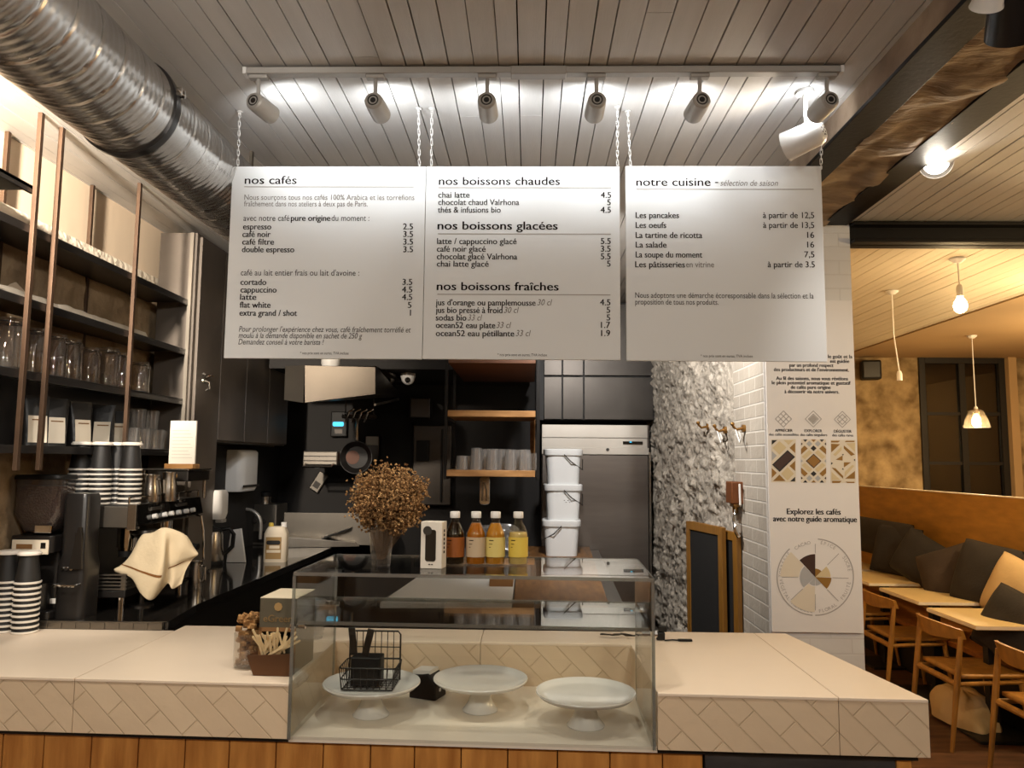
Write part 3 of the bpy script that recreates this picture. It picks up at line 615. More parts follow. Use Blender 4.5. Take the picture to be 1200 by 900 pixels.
# chains
def chain(tx, ty, bx, by, label):
    a = U(tx, ty, Z=CEIL-.002); b = U(bx, by+2.5, Y=YB+.006); t = thing('hanging_chain', label, 'chain', b, 0, 'white chains holding the menu boards')
    d = a-b; n = max(5, int(d.length/.0165)); q = d.to_track_quat('Z', 'Y').to_matrix().to_4x4(); m = MB(); st = d.length/n
    for i in range(n):
        L_ = st*.72; rr = .0038; pts = []
        for k in range(12):
            an = 2*math.pi*k/12; u = rr*math.cos(an); v = rr*math.sin(an)+(L_-rr)*(1 if math.sin(an) > 0 else -1)*.9
            p = Vector((u, 0, v)) if i % 2 else Vector((0, u, v)); pts.append(q @ (p+Vector((0, 0, st*(i+.5)))))
        m.tube(pts, .0011, 5, True)
    m.build('link_run', 'white_metal', t)
    m = MB(); m.axis([(0, 0), (.011, 0), (.011, -.003), (0, -.003)], d+Vector((0, 0, 0)), (0, 0, 1), 12); m.cyl(d+Vector((0, 0, -.012)), d, .002); m.build('ceiling_hook', 'white_metal', t)
    m = MB(); m.tube([(0, -.008, -.004), (0, .008, -.004), (0, .008, .006), (0, 0, .009), (0, -.008, .006)], .0015, 6, True); m.build('board_ring', 'white_metal', t)
chain(281, 131, 278.5, 196, 'white chain holding the outer end of the nos cafés board')
chain(490.5, 127, 491.5, 197, 'white chain holding the nos cafés board by the nos boissons chaudes board')
chain(506, 127, 505.5, 197, 'white chain holding the nos boissons chaudes board by the nos cafés board')
chain(723.5, 125, 723.5, 197, 'white chain holding the nos boissons chaudes board by the notre cuisine board')
chain(735.5, 130, 739, 197, 'white chain holding the notre cuisine board by the nos boissons chaudes board')
chain(964, 118, 962, 195, 'white chain holding the outer end of the notre cuisine board')
# ---------------------------------------------------------------- lighting track and six spotlights
TY = 2.34; tz = CEIL-.004
ta = U(293, 88, Z=tz-.01).x; tb = U(982, 84, Z=tz-.01).x
tr = thing('lighting_track', 'long white lighting track fixed across the plank ceiling', 'lighting track', (0, TY, tz))
MB().box(ta, tb, -.0175, .0175, -.022, 0).build('rail', 'grey_metal', tr, bev=.003)
m = MB(); xc0, xc1 = U(599, 86, Z=tz).x, U(663, 86, Z=tz).x; m.box(xc0, xc1, -.021, .021, -.028, 0); m.build('feed_connector', 'grey_metal', tr, bev=.003)
m = MB(); m.box(ta-.012, ta, -.0185, .0185, -.023, 0).box(tb, tb+.012, -.0185, .0185, -.023, 0); m.build('end_cap', 'white_metal', tr, bev=.002)
def spot_head(label, x, dirv, power):
    t = thing('track_spotlight', label, 'spotlight', (x, TY, tz-.022), 0, 'spotlights on the ceiling track')
    MB().box(-.03, .03, -.013, .013, -.013, 0).build('adapter', 'grey_metal', t, bev=.003)
    d = Vector(dirv).normalized(); c = Vector((.0, .012, -.092))
    m = MB(); m.cyl((0, 0, -.012), (0, .004, -.075), .0065, n=10); m.build('stem', 'grey_metal', t)
    m = MB(); m.axis([(.0245, 0), (.0285, .004), (.0305, .03), (.0315, .098), (.029, .098), (.027, .08), (.0245, .02)], c-d*.03, d, 24); m.build('body', 'grey_metal', t)
    m = MB(); m.axis([(0, -.001), (.0235, -.001), (.0245, .003), (.0, .003)], c-d*.03, d, 20); m.axis([(.019, -.0035), (.0235, -.0035), (.0235, 0), (.019, 0), (.019, -.0035)], c-d*.03, d, 20); m.build('rear_vent', 'grey_metal', t); m = MB(); m.axis([(.0135, -.0022), (.018, -.0022), (.018, 0), (.0135, 0), (.0135, -.0022)], c-d*.03, d, 20); m.build('vent_ring', 'lamp_dark', t); m = MB(); m.axis([(0, -.002), (.009, -.002), (.009, 0), (0, 0)], c-d*.03, d, 12); m.build('cable_hole', 'black_paint', t)
    m = MB(); m.axis([(0, .088), (.027, .088), (.027, .090), (0, .090)], c-d*.03, d, 20); m.build('lens', 'spot_glow', t)
    p = Vector(t.location)+c+d*.075
    lamp('spotlight_beam', 'SPOT', p, power, COOL, p+d+Vector((0, 0, .30)), 158, .7, .03)
    return t
SPOT_W = 4.4
words_ = ['first spotlight on the ceiling track, above the nos cafés heading', 'second spotlight on the ceiling track, above the nos cafés prices', 'third spotlight on the ceiling track, above the nos boissons chaudes heading', 'fourth spotlight on the ceiling track, by the notre cuisine board chain', 'fifth spotlight on the ceiling track, above the middle of the notre cuisine board', 'last spotlight on the ceiling track, beside the concrete beam']
for lab, px, dx in zip(words_, (303, 440, 571, 699, 820, 969), (.28, .08, .02, -.02, -.08, -.12)):
    spot_head(lab, U(px, 96, Y=TY).x, (dx, 1, -.04), SPOT_W)
# big white perforated spotlight
wc = U(945, 161, Y=2.50)
ws = thing('ceiling_spotlight', 'large white spotlight with perforated back beside the concrete beam', 'spotlight', (wc.x, wc.y, wc.z))
d = Vector((-.74, .62, -.20)).normalized()
MB().axis([(.0, -.058), (.030, -.058), (.040, -.05), (.045, -.035), (.046, .0), (.050, .072), (.046, .072), (.043, 0)], (0, 0, 0), d, 32).build('shade', 'white_metal', ws, smooth=50)
m = MB()
for k in range(9):
    a = k*.785; rr = .018 if k < 8 else 0; qd = d.orthogonal().normalized(); e2 = d.cross(qd); c = -d*.0585+qd*rr*math.cos(a)+e2*rr*math.sin(a); m.axis([(0, -.0006), (.003, -.0006), (.003, .001), (0, .001)], c, d, 8)
m.build('vent_hole', 'lamp_dark', ws)
m = MB(); hz = CEIL-wc.z; m.cyl((0, 0, .045), (0, 0, hz-.01), .007, n=10); m.tube([(0, -.03, .05), (0, 0, .052), (0, .03, .05)], .007, 8); m.axis([(0, 0), (.03, 0), (.03, .012), (0, .012)], (0, 0, hz-.012), (0, 0, 1)); m.build('mount', 'white_metal', ws)
m = MB(); m.axis([(0, .05), (.045, .05), (.045, .052), (0, .052)], (0, 0, 0), d); m.build('lens', 'spot_glow', ws)
lamp('white_spotlight_beam', 'SPOT', wc+d*.085, 2.6, (1, .86, .68), wc+d*.085+Vector((-.8, -.1, .5)), 120, .6, .03)
# recessed downlight and black spotlight of the beam's far side
dc = U(1097, 190, Y=2.92)
dl = thing('recessed_downlight', 'round glowing downlight on the planks beyond the concrete beam', 'downlight', dc)
d = Vector((-.42, -.80, -.42)).normalized()
MB().axis([(.046, 0), (.060, 0), (.062, .006), (.060, -.03), (.03, -.05), (0, -.05), (0, -.045), (.046, -.02), (.046, 0)], (0, 0, 0), d, 36).build('ring', 'white_metal', dl)
MB().axis([(0, -.004), (.046, -.004), (.046, 0), (.03, .006), (0, .008)], (0, 0, 0), d, 32).build('diffuser', 'downlight_glow', dl)
m = MB(); m.cyl(-d*.045, (-d.x*.05, -d.y*.05, 2.908-dc.z), .012); m.build('mount', 'white_metal', dl)
lamp('downlight_beam', 'SPOT', dc+d*.03, 24, (1, .90, .74), dc+d, 160, .7, .04)
bc = U(1190, 8, Y=1.72)
bs = thing('ceiling_spotlight', 'black cylindrical spotlight hanging under the concrete beam', 'spotlight', bc)
d = Vector((.25, .62, -.55)).normalized()
MB().axis([(0, -.09), (.05, -.09), (.056, -.08), (.058, .07), (.053, .07), (.05, .05), (0, .05)], (0, 0, 0), d, 32).build('body', 'black_satin', bs)
m = MB(); m.cyl((0, 0, .03), (.0, 0, 2.905-bc.z), .008); m.axis([(0, 0), (.03, 0), (.03, .015), (0, .015)], (0, 0, 2.895-bc.z), (0, 0, 1)); m.build('mount', 'black_satin', bs)
w2 = U(1160, -8, Y=1.66)
w2t = thing('ceiling_spotlight', 'white conical spotlight shade at the top edge beside the black one', 'spotlight', w2)
d = Vector((.15, .75, -.55)).normalized()
MB().axis([(0, -.1), (.02, -.1), (.026, -.09), (.033, .02), (.036, .03), (.030, .03), (.024, -.05)], (0, 0, 0), d, 28).build('shade', 'white_metal', w2t)
m = MB(); m.cyl((0, 0, .02), (0, 0, 2.905-w2.z), .006); m.build('mount', 'white_metal', w2t)
# ---------------------------------------------------------------- spiral duct
dx, dz, dr, pit = -1.232, 2.815, .150, .107
def ductp(u, v):
    y = .35+v*5.5; th = u*2*math.pi; ph = (y/pit-u) % 1.0
    k = abs(ph-.5)*2; h = -.005*max(0, 1-abs(1-k)/.07) + .0015*(.5-.5*math.cos(2*math.pi*4*ph))
    r = dr+h; return (dx+r*math.cos(th), y, dz+r*math.sin(th))
dt = thing('spiral_duct', 'large shiny spiral ventilation duct running along under the plank ceiling', 'duct', (0, 0, 0))
MB().grid(ductp, 84, 1000).build('pipe', 'duct_steel', dt, smooth=80)
jy = U(206, 140, X=dx+dr).y
m = MB(); q = Matrix.Translation((dx, jy, dz)) @ Matrix.Rotation(R(-90), 4, 'X'); m.lathe([(dr-.002, -.016), (dr+.008, -.014), (dr+.009, 0), (dr+.008, .014), (dr-.002, .016)], n=64, M=q); m.build('joint_clamp', 'black_satin', dt)
m = MB()
for s in (-.011, .011): m.box(dx+dr+.004, dx+dr+.02, jy+s-.003, jy+s+.003, dz+.03, dz+.055)
m.cyl((dx+dr+.012, jy-.025, dz+.043), (dx+dr+.012, jy+.025, dz+.043), .004); m.build('clamp_bolt', 'steel', dt)
m = MB()
for yy in (1.62, 3.0, 4.4):
    m.box(dx+dr*.55, dx+dr*.55+.012, yy, yy+.02, dz+dr*.80, CEIL)
m.build('ceiling_strap', 'steel_dull', dt)
# ---------------------------------------------------------------- poster on the column
YP = 3.632
pa = U(900.5, 300, Y=YP); pb = U(1008, 742, Y=YP); px1 = U(1007.5, 600, Y=YP).x; px0 = U(901, 580, Y=YP).x; ptop = U(950, 352, Y=YP).z
po = thing('coffee_poster', 'tall cream poster with tile patterns and aroma wheel on the white column', 'poster', (px0, YP, pb.z))
MB().box(0, px1-px0, 0, .014, 0, ptop-pb.z).build('panel', 'poster_white', po, smooth=0, bev=.001)
k = YP/F
def ctext(rows, name, mat='ink'):
    m = MB(); o = po.location
    for cx, y, wpx, s, size, bold in rows:
        c = U(cx, y, Y=YP)
        TX(m, s, lambda x, yy: (c.x+x-o.x, -.001, c.z+yy-o.z), wpx*k, size*k, 'CENTER', bold)
    return m.build(name, mat, po, smooth=0)
ctext([(984.5, 419.8, 28, 'le goût et la', 6, .03), (984, 425.2, 22, 'est guidée', 6, .03), (950.8, 430, 51, 'par un profond respect', 6, .03), (950.8, 435.2, 87, "des producteurs et de l'environnement.", 6, .03),
       (951.5, 445.5, 83, 'Au fil des saisons, nous vous révélons', 6, .03), (950.6, 450.6, 91, 'le plein potentiel aromatique et gustatif', 6, .03), (950, 455.8, 46, 'de cafés pure origine', 6, .03), (951.3, 461, 63, 'à découvrir via notre univers.', 6, .03)], 'intro_text')
ctext([(918.5, 506, 20, 'APPRÉCIER', 4.6, .03), (953, 506.4, 20, 'EXPLORER', 4.6, .03), (987.5, 507, 20, 'DÉGUSTER', 4.6, .03), (918.5, 510.6, 34, 'des cafés accessibles', 4.4, .02), (953.5, 511, 31, 'des cafés singuliers', 4.4, .02), (987.5, 511.5, 24, 'des cafés rares', 4.4, .02)], 'caption_text')
ctext([(953.7, 602.8, 61, 'Explorez les cafés', 9.5, .03), (955, 611.4, 95, 'avec notre guide aromatique', 9.5, .03)], 'heading_text')
def pp(x, y, e=.001): q = U(x, y, Y=YP); return (q.x-po.location.x, -e, q.z-po.location.z)
def shapes(name, rows):
    m = MB(); mats = []
    for mat, pts in rows:
        if mat not in mats: mats.append(mat)
        m.cur = mats.index(mat); n = len(pts); e_ = .001+.00004*len(m.f); m.add([pp(*p, e_) for p in pts], [list(range(n))])
    return m.build(name, mats, po, smooth=0)
def outline(m, pts, wd, e=.0012):
    n = len(pts)
    for i in range(n):
        a = Vector(pts[i]+(0,)); b = Vector(pts[(i+1) % n]+(0,)); d = (b-a).normalized(); nn = Vector((-d.y, d.x, 0))*wd/2
        m.add([pp(*(a+nn).xy, e), pp(*(b+nn).xy, e), pp(*(b-nn).xy, e), pp(*(a-nn).xy, e)], [(0, 1, 2, 3)])
m = MB()
for cx, cy in ((918, 491), (953, 491), (987, 491.5)):
    D = lambda r: [(cx, cy-r), (cx+r, cy), (cx, cy+r), (cx-r, cy)]
    outline(m, D(9.5), .8)
    if cx < 930:
        for t in (-.34, .34):
            for a, b in (((t*9.5+4.75*(1-abs(0)), 0), (0, 0)),): pass
        for t in (1/3, 2/3):
            P = D(9.5); L_ = lambda a, b, u: (a[0]+(b[0]-a[0])*u, a[1]+(b[1]-a[1])*u)
            for (a, b, c_, d_) in ((P[0], P[1], P[3], P[2]), (P[1], P[2], P[0], P[3])): q0 = L_(a, b, t); q1 = L_(c_, d_, t); outline(m, [q0, q1], .8)
    else:
        outline(m, D(6), .8)
        if cx < 970: m.add([pp(*q) for q in D(5)], [(0, 1, 2, 3)])
        else: outline(m, [(cx-5, cy-4.7), (cx+5, cy+4.7)], .8); outline(m, [(cx-5, cy+4.7), (cx+5, cy-4.7)], .8)
m.build('diamond_icon', 'ink_rule', po, smooth=0)
# three tile panels, laid out in a 0..1 square cell each
def cell(x0, x1, y0, y1):
    return lambda u, v: (x0+(x1-x0)*u, y0+(y1-y0)*v)
def tiles(name, box, rows):
    c = cell(*box); shapes(name, [('tile_beige', [c(0, 0), c(1, 0), c(1, 1), c(0, 1)])]).location.y = .0006
    shapes(name, [(mt, [c(*p) for p in pts]) for mt, pts in rows])
bx1 = (903.8, 932.6, 514.8, 565.2); bx2 = (938.6, 968.0, 515.0, 565.5); bx3 = (973.2, 1002.6, 515.5, 566)
B_, K_, S2, G_, D_ = 'tile_brown', 'tile_black', 'tile_sand', 'tile_grey', 'tile_dark'
tiles('tile_print', bx1, [(K_, [(.02, .02), (.24, .02), (.02, .13)]), (S2, [(.33, .04), (.62, .19), (.33, .36), (.05, .2)]), (S2, [(.5, .02), (.9, .02), (.7, .13)]), (B_, [(.97, .08), (.97, .32), (.74, .2)]), (G_, [(.02, .27), (.22, .38), (.02, .5)]),
    (K_, [(.66, .25), (.97, .41), (.34, .76), (.03, .59)]), (D_, [(.66, .285), (.89, .41), (.34, .715), (.11, .59)]), (B_, [(.97, .5), (.97, .74), (.74, .62)]), (B_, [(.02, .67), (.22, .78), (.02, .9)]), (S2, [(.66, .64), (.92, .8), (.66, .96), (.4, .8)]), (B_, [(.33, .82), (.58, .97), (.07, .97)]), (K_, [(.97, .87), (.97, .98), (.76, .98)])])
r2 = []
for sy in (0, 1):
    f = lambda v: v if sy == 0 else 1-v
    r2 += [(K_, [(.08, f(0)), (.26, f(0)), (.17, f(.06))]), (K_, [(.74, f(0)), (.92, f(0)), (.83, f(.06))]), (B_, [(.4, f(0)), (.6, f(0)), (.5, f(.06))]), (G_, [(.33, f(.03)), (.45, f(.1)), (.33, f(.17)), (.21, f(.1))]), (G_, [(.67, f(.03)), (.79, f(.1)), (.67, f(.17)), (.55, f(.1))]),
           (K_, [(.5, f(.14)), (.62, f(.205)), (.5, f(.27)), (.38, f(.205))]), (B_, [(.0, f(.22)), (.14, f(.14)), (.27, f(.21)), (.0, f(.35))]), (B_, [(1, f(.22)), (.86, f(.14)), (.73, f(.21)), (1, f(.35))]), (S2, [(.03, f(.4)), (.33, f(.24)), (.45, f(.31)), (.15, f(.46))]), (S2, [(.97, f(.4)), (.67, f(.24)), (.55, f(.31)), (.85, f(.46))]), (D_, [(0, f(.07)), (.07, f(.1)), (0, f(.14))]), (D_, [(1, f(.07)), (.93, f(.1)), (1, f(.14))])]
r2 += [(D_, [(.5, .33), (.81, .5), (.5, .67), (.19, .5)]), (B_, [(.5, .355), (.765, .5), (.5, .645), (.235, .5)]), (G_, [(0, .46), (.08, .5), (0, .54)]), (G_, [(1, .46), (.92, .5), (1, .54)])]
tiles('tile_print', bx2, r2)
tiles('tile_print', bx3, [(B_, [(.02, .02), (.38, .02), (.3, .06), (.02, .06)]), (B_, [(.62, .02), (.95, .02), (.95, .05), (.56, .05)]), (B_, [(.02, .09), (.38, .1), (.03, .29)]), (B_, [(.53, .13), (.97, .34), (.82, .37), (.53, .2)]), (S2, [(.62, .08), (.97, .07), (.97, .28)]), (S2, [(.1, .34), (.44, .15), (.44, .24), (.2, .38)]),
    (B_, [(.2, .46), (.48, .36), (.48, .48)]), (B_, [(.53, .52), (.82, .52), (.53, .64)]), (K_, [(.45, .33), (.53, .33), (.49, .37)]), (K_, [(.45, .69), (.53, .69), (.49, .65)]), (B_, [(.04, .64), (.2, .66), (.5, .84), (.5, .9)]), (S2, [(.04, .74), (.4, .93), (.04, .93)]), (B_, [(.97, .72), (.97, .9), (.58, .9)]), (S2, [(.56, .86), (.56, .74), (.86, .58), (.95, .6)]), (K_, [(.02, .52), (.1, .54), (.02, .58)]), (K_, [(.98, .44), (.92, .46), (.98, .5)]), (B_, [(.06, .95), (.44, .95), (.36, 1), (.06, 1)]), (B_, [(.6, .97), (.95, .97), (.95, 1), (.66, 1)])])
# aroma wheel
wcx, wcy = 955.3, 676.3
def sect(a0, a1, r0_, r1_, n=10):
    f = lambda a, r: (wcx+r*math.sin(R(a)), wcy-r*math.cos(R(a)))
    return [f(a0+(a1-a0)*i/n, r1_) for i in range(n+1)]+([f(a1-(a1-a0)*i/n, r0_) for i in range(n+1)] if r0_ else [(wcx, wcy)])
shapes('aroma_wheel', [('tile_dark', sect(-43, 0, 0, 27)), ('tile_brown', sect(0, 48, 0, 10)), ('tile_sand', sect(46, 90, 0, 18)), ('tile_brown', sect(92, 136, 0, 19)), ('tile_grey', sect(137, 178, 0, 10)), ('tile_grey', sect(182, 226, 0, 10)), ('tile_grey', sect(228, 315, 0, 18)), ('tile_beige', sect(181, 226, 11, 41)), ('tile_beige', sect(-89, -44, 19, 41))])
m = MB()
for a in (0, 45, 92, 136, 180, 227, 270):
    for r0_, r1_ in ((20 if a else 28, 39),): outline(m, [(wcx+r0_*math.sin(R(a)), wcy-r0_*math.cos(R(a))), (wcx+r1_*math.sin(R(a)), wcy-r1_*math.cos(R(a)))], .8)
for a0, a1, wd in ((4, 180, 1.1), (184, 318, 1.1)):
    q = sect(a0, a1, 45.2-wd, 45.2+wd*.2, 30); n = len(q)//2
    for i in range(n-1): m.add([pp(*q[i]), pp(*q[i+1]), pp(*q[-2-i]), pp(*q[-1-i])], [(0, 1, 2, 3)])
m.build('wheel_ruling', 'ink_rule', po, smooth=0)
m = MB()
for s, a in (('CACAO', -22), ('ÉPICÉ', 22), ('SUCRÉ', 67), ('FRUITÉ', 114), ('FLORAL', 158), ('ACIDULÉ', 203), ('VÉGÉTAL', 248), ('TORRÉFIÉ', 292)):
    g = 1 if -90 < a < 95 or a > 270 else -1
    for i, ch in enumerate(s):
        aa = R(a+(i-(len(s)-1)/2)*5.6*g); cx = wcx+(39 if g > 0 else 42)*math.sin(aa); cy = wcy-(39 if g > 0 else 42)*math.cos(aa); rot = aa if g > 0 else aa+math.pi; c = U(cx, cy, Y=YP); ca, sa = math.cos(-rot), math.sin(-rot)
        TX(m, ch, lambda x, y: (c.x-po.location.x+x*ca-y*sa, -.001, c.z-po.location.z+x*sa+y*ca), None, 5.4*k, 'CENTER')
m.build('wheel_text', 'ink_rule', po, smooth=0)
# hooks, box, chalkboards on the stone wall
def wallp(px, py, dx=0):
    q = U(px, py, Y=4.2)
    for _ in range(12): u = (q.y-4.2)/1.95; q = U(px, py, X=1.125-.175*max(u, 0)-.03*math.sin(max(u, 0)*3.1)-.012+dx)
    return q
for i, (x, y) in enumerate(((829, 500), (849, 504), (871, 502))):
    q = wallp(x, y, -.004); t = thing('wall_hook', ('brass coat hook on the stone wall closest to the fridge', 'middle brass coat hook on the stone wall with a chain loop', 'brass coat hook on the stone wall closest to the poster')[i], 'hook', q, 0, 'brass hooks on the stone wall')
    m = MB(); m.cyl((.03, 0, 0), (-.006, 0, 0), .02, n=14); m.tube([(-.004, 0, 0), (-.035, 0, -.006), (-.05, 0, .008), (-.055, 0, .02)], .007, 8); m.sphere((-.055, 0, .022), .011); m.build('hook_arm', 'brass', t)
    if i: m = MB(); m.tube([(-.04, .0, -.004), (-.036, -.02, -.04), (-.03, -.045, -.075), (-.028, -.055, -.05), (-.034, -.04, -.02)], .004, 6); m.build('cord_loop', 'white_metal', t)
q = wallp(864, 590, -.01)
t = thing('wall_switch_box', 'rusty brown box with conduit fixed at the stone wall edge', 'electrical box', q)
m = MB(); m.box(-.045, .03, -.06, .06, 0, .115); m.build('housing', 'rust_box', t, bev=.006)
m = MB(); m.cyl((-.01, 0, -.05), (-.01, 0, 0), .016); m.box(-.03, .01, -.04, .04, -.018, .0); m.build('spout', 'brass', t, bev=.003)
m = MB(); m.tube([(0, -.05, .1), (-.01, -.09, .1), (-.01, -.095, .0), (0, -.06, -.01)], .006, 8); m.build('conduit', 'white_metal', t)
m = MB(); m.tube([(-.02, -.03, -.03), (-.03, -.045, -.08), (-.025, -.055, -.14), (-.01, -.06, -.17)], .011, 8, rs=[.006, .010, .013, .011]); m.build('lever', 'chrome', t)
def chalk(name, label, yn, yf, zt0, zt1, z0, xo, cat='chalkboard'):
    t = thing(name, label, cat, (0, 0, 0)); n0 = Vector((xo, yn, z0)); f0 = Vector((xo-.1, yf, z0)); d = (f0-n0).normalized(); W = (f0-n0).length
    q = Matrix(((d.x, 0, d.y, n0.x), (d.y, 0, -d.x, n0.y), (0, 1, 0, n0.z), (0, 0, 0, 1))); H2 = zt0-z0; wd = .045
    m = MB(); 
    for a, b, c, e_ in ((0, wd, 0, H2), (W-wd, W, 0, H2), (wd, W-wd, H2-wd, H2), (wd, W-wd, 0, wd)): m.box(a, b, c, e_, -.012, .014, q)
    m.build('frame', 'frame_wood', t, smooth=0, bev=.002)
    MB().box(wd, W-wd, wd, H2-wd, -.006, .004, q).build('slate', 'chalk', t, smooth=0)
    return t
chalk('chalkboard', 'wood-framed blackboard leaning on the stone wall', 4.18, 4.62, 1.405, 1.405, .55, 1.04)
chalk('picture_frame', 'second wood frame standing right behind the leaning blackboard', 4.10, 4.52, 1.385, 1.38, .55, 1.098, 'frame')
# ---------------------------------------------------------------- dining side
pn = thing('bench', 'long wooden bench with tall plywood back along the low partition', 'bench', (3.65, 6.0, 0))
MB().box(0, .035, -3.2, 2.95, .3, 1.503).build('back_panel', 'plywood', pn, smooth=0, bev=.003)
MB().box(-.5, 0, -3.2, 2.95, .40, .44).build('seat', 'oak', pn, smooth=0, bev=.004)
MB().box(-.42, 0, -3.15, 2.9, 0, .40).build('plinth', 'black_paint', pn, smooth=0)
MB().box(-.004, .039, -3.2, 2.95, 1.503, 1.512).build('top_edge', 'table_edge', pn, smooth=0)
def pillow(name, label, mat, px, py, X, w_, h_, t_, tilt=0, lean=.25, yaw=0, group=None, floor=None):
    c = U(px, py, X=X)
    def f(u, v, s):
        a = u*2-1; b = v*2-1; th = t_/2*((1-abs(a)**3)**.6)*((1-abs(b)**3)**.6); pin = 1-.06*(a*a*b*b)
        wv = .012*noise.noise(Vector((a*3+px, b*3, s)))
        return (s*th+wv*(1-abs(a))*(1-abs(b)), a*w_/2*(1-.05*(1-b*b)-.05*(a*b)**4), b*h_/2*(1-.05*(1-a*a)-.05*(a*b)**4))
    m = MB()
    for s in (-1, 1): m.grid(lambda u, v: f(u, v, s), 16, 16)
    o = m.build(name, mat, smooth=80); tag(o, label, 'cushion', group); o.location = c
    o.rotation_euler = (Matrix.Rotation(yaw, 3, 'Z') @ Matrix.Rotation(lean, 3, 'Y') @ Matrix.Rotation(tilt, 3, 'X')).to_euler(); return o
g = 'cushions along the bench'
pillow('cushion', 'long dark bolster cushion on the bench nearest the far wall', 'cushion_dark', 1032, 630, 3.42, 1.3, .36, .2, 0, .15, 0, g)
pillow('cushion', 'square upright charcoal cushion on the bench before the dark bolster', 'cushion_dark', 1050, 645, 3.36, .48, .46, .16, .05, .3, .5, g)
pillow('cushion', 'tilted charcoal cushion leaning on the square upright one', 'cushion_dark', 1077, 655, 3.36, .46, .42, .2, .42, .3, .5, g)
pillow('cushion', 'brownish cushion leaning to one side in mid bench', 'cushion_brown', 1112, 671, 3.34, .48, .42, .2, -.4, .35, .6, g)
pillow('cushion', 'tall dark cushion between the brownish and the cream cushions', 'cushion_dark', 1155, 676, 3.40, .50, .52, .24, .12, .3, .4, g)
pillow('cushion', 'large cream cushion by the picture edge of the bench', 'cushion_cream', 1193, 695, 3.40, .50, .46, .2, .3, .3, .3, g)
pillow('cushion', 'dark cushion in front of the large cream cushion', 'cushion_dark', 1190, 735, 3.16, .5, .46, .22, .3, .4, .4, g)
def table(label, y0, y1, x0, x1):
    t = thing('cafe_table', label, 'table', ((x0+x1)/2, (y0+y1)/2, 0), 0, 'cafe tables along the bench'); a, b = (x1-x0)/2, (y1-y0)/2
    MB().box(-a, a, -b, b, .722, .75).build('table_top', ['table_top'], t, smooth=0, bev=.002)
    MB().box(-a-.003, a+.003, -b-.003, b+.003, .726, .745).build('edge_band', 'table_edge', t, smooth=0)
    MB().box(-.03, .03, -.03, .03, .02, .722).build('column', 'black_paint', t, smooth=0)
    MB().box(-.2, .2, -.2, .2, 0, .02).build('base', 'black_paint', t, smooth=0, bev=.004)
    MB().box(-.16, .16, -.16, .16, .705, .722).build('top_bracket', 'black_paint', t, smooth=0, bev=.004)
table('cafe table with cream top farthest along the bench', 7.55, 8.2, 2.90, 3.42)
table('cafe table with cream top, second from the far wall', 6.69, 7.38, 2.88, 3.44)
table('cafe table with cream top, third from the far wall', 5.82, 6.45, 2.86, 3.40)
table('cafe table with cream top closest to the tiled counter', 4.99, 5.585, 2.80, 3.30)
def chair():
    t = thing('wooden_chair', 'low-backed oak chair in the middle of the row by the tables', 'chair', (0, 0, 0), 0, 'oak chairs at the cafe tables')
    # faces +x; seat 0.45 m
    def seat(u, v):
        a, b = u*2-1, v*2-1; x = -.20+.43*u; y = b*(.235-.025*u); e = max(abs(a), abs(b)); return x, y, .455-.014*(1-a*a)*(1-b*b)
    m = MB(); m.grid(lambda u, v: seat(u, v), 10, 10); o = m.build('seat', 'oak_chair', t, smooth=60); o.modifiers.new('s', 'SOLIDIFY').thickness = .022
    def back(u):
        a = (u*2-1); return Vector((-.255+.075*a*a*1.1-.01, a*.262, .705))
    m = MB()
    N_ = 14
    for i in range(N_):
        p, q = back(i/N_), back((i+1)/N_); hw_ = lambda u: .03+.022*(1-(2*u-1)**2)
        h0, h1 = hw_(i/N_), hw_((i+1)/N_); d = .011; o_ = Vector((.02, 0, 0))
        m.add([p+Vector((-d, 0, -h0)), p+Vector((d, 0, -h0)), p+Vector((d-.02, 0, h0)), p+Vector((-d-.02, 0, h0)), q+Vector((-d, 0, -h1)), q+Vector((d, 0, -h1)), q+Vector((d-.02, 0, h1)), q+Vector((-d-.02, 0, h1))],
              [(0, 1, 5, 4), (1, 2, 6, 5), (2, 3, 7, 6), (3, 0, 4, 7)]+([(0, 3, 2, 1)] if i == 0 else [])+([(4, 5, 6, 7)] if i == N_-1 else []))
    m.build('backrest', 'oak_chair', t, smooth=50)
    for s in (-1, 1):
        m = MB(); m.tube([(-.285, s*.25, 0), (-.235, s*.247, .40), (-.20, s*.25, .69)], .017, 10, rs=[.012, .019, .015]); m.build('leg', 'oak_chair', t)
        m = MB(); m.tube([(.24, s*.225, 0), (.205, s*.205, .25), (.185, s*.195, .44)], .017, 10, rs=[.012, .017, .018]); m.build('leg', 'oak_chair', t)
        m = MB(); m.tube([(-.225, s*.24, .40), (.195, s*.20, .41)], .014, 8); m.build('side_rail', 'oak_chair', t)
    m = MB(); m.tube([(-.225, -.235, .395), (-.2, 0, .385), (-.225, .235, .395)], .02, 8); m.build('cross_rail', 'oak_chair', t); m = MB(); m.tube([(.19, -.195, .41), (.19, .195, .41)], .014, 8); m.build('cross_rail', 'oak_chair', t)
    return t
ch = chair(); place(ch, (2.88, 5.20, 0))
dup(ch, (2.94, 6.20, 0), 0, 'low-backed oak chair partly hidden by the poster column')
dup(ch, (2.93, 4.40, 0), 0, 'low-backed oak chair cut by the picture edge in the aisle')
dup(ch, (2.98, 7.15, 0), 0, 'oak chair farthest along the row behind the column')
def sackf(u, v):
    a = u*2*math.pi; ph = v*math.pi*.5; n_ = noise.noise(Vector((math.cos(a)*1.8, math.sin(a)*1.8, v*2.5)))
    r = math.cos(ph)**.55*(1+.16*n_); return (.17*r*math.cos(a), .29*r*math.sin(a), .20*math.sin(ph)**.9*(1+.12*noise.noise(Vector((math.cos(a)*2, math.sin(a)*2, 4))))+.0)
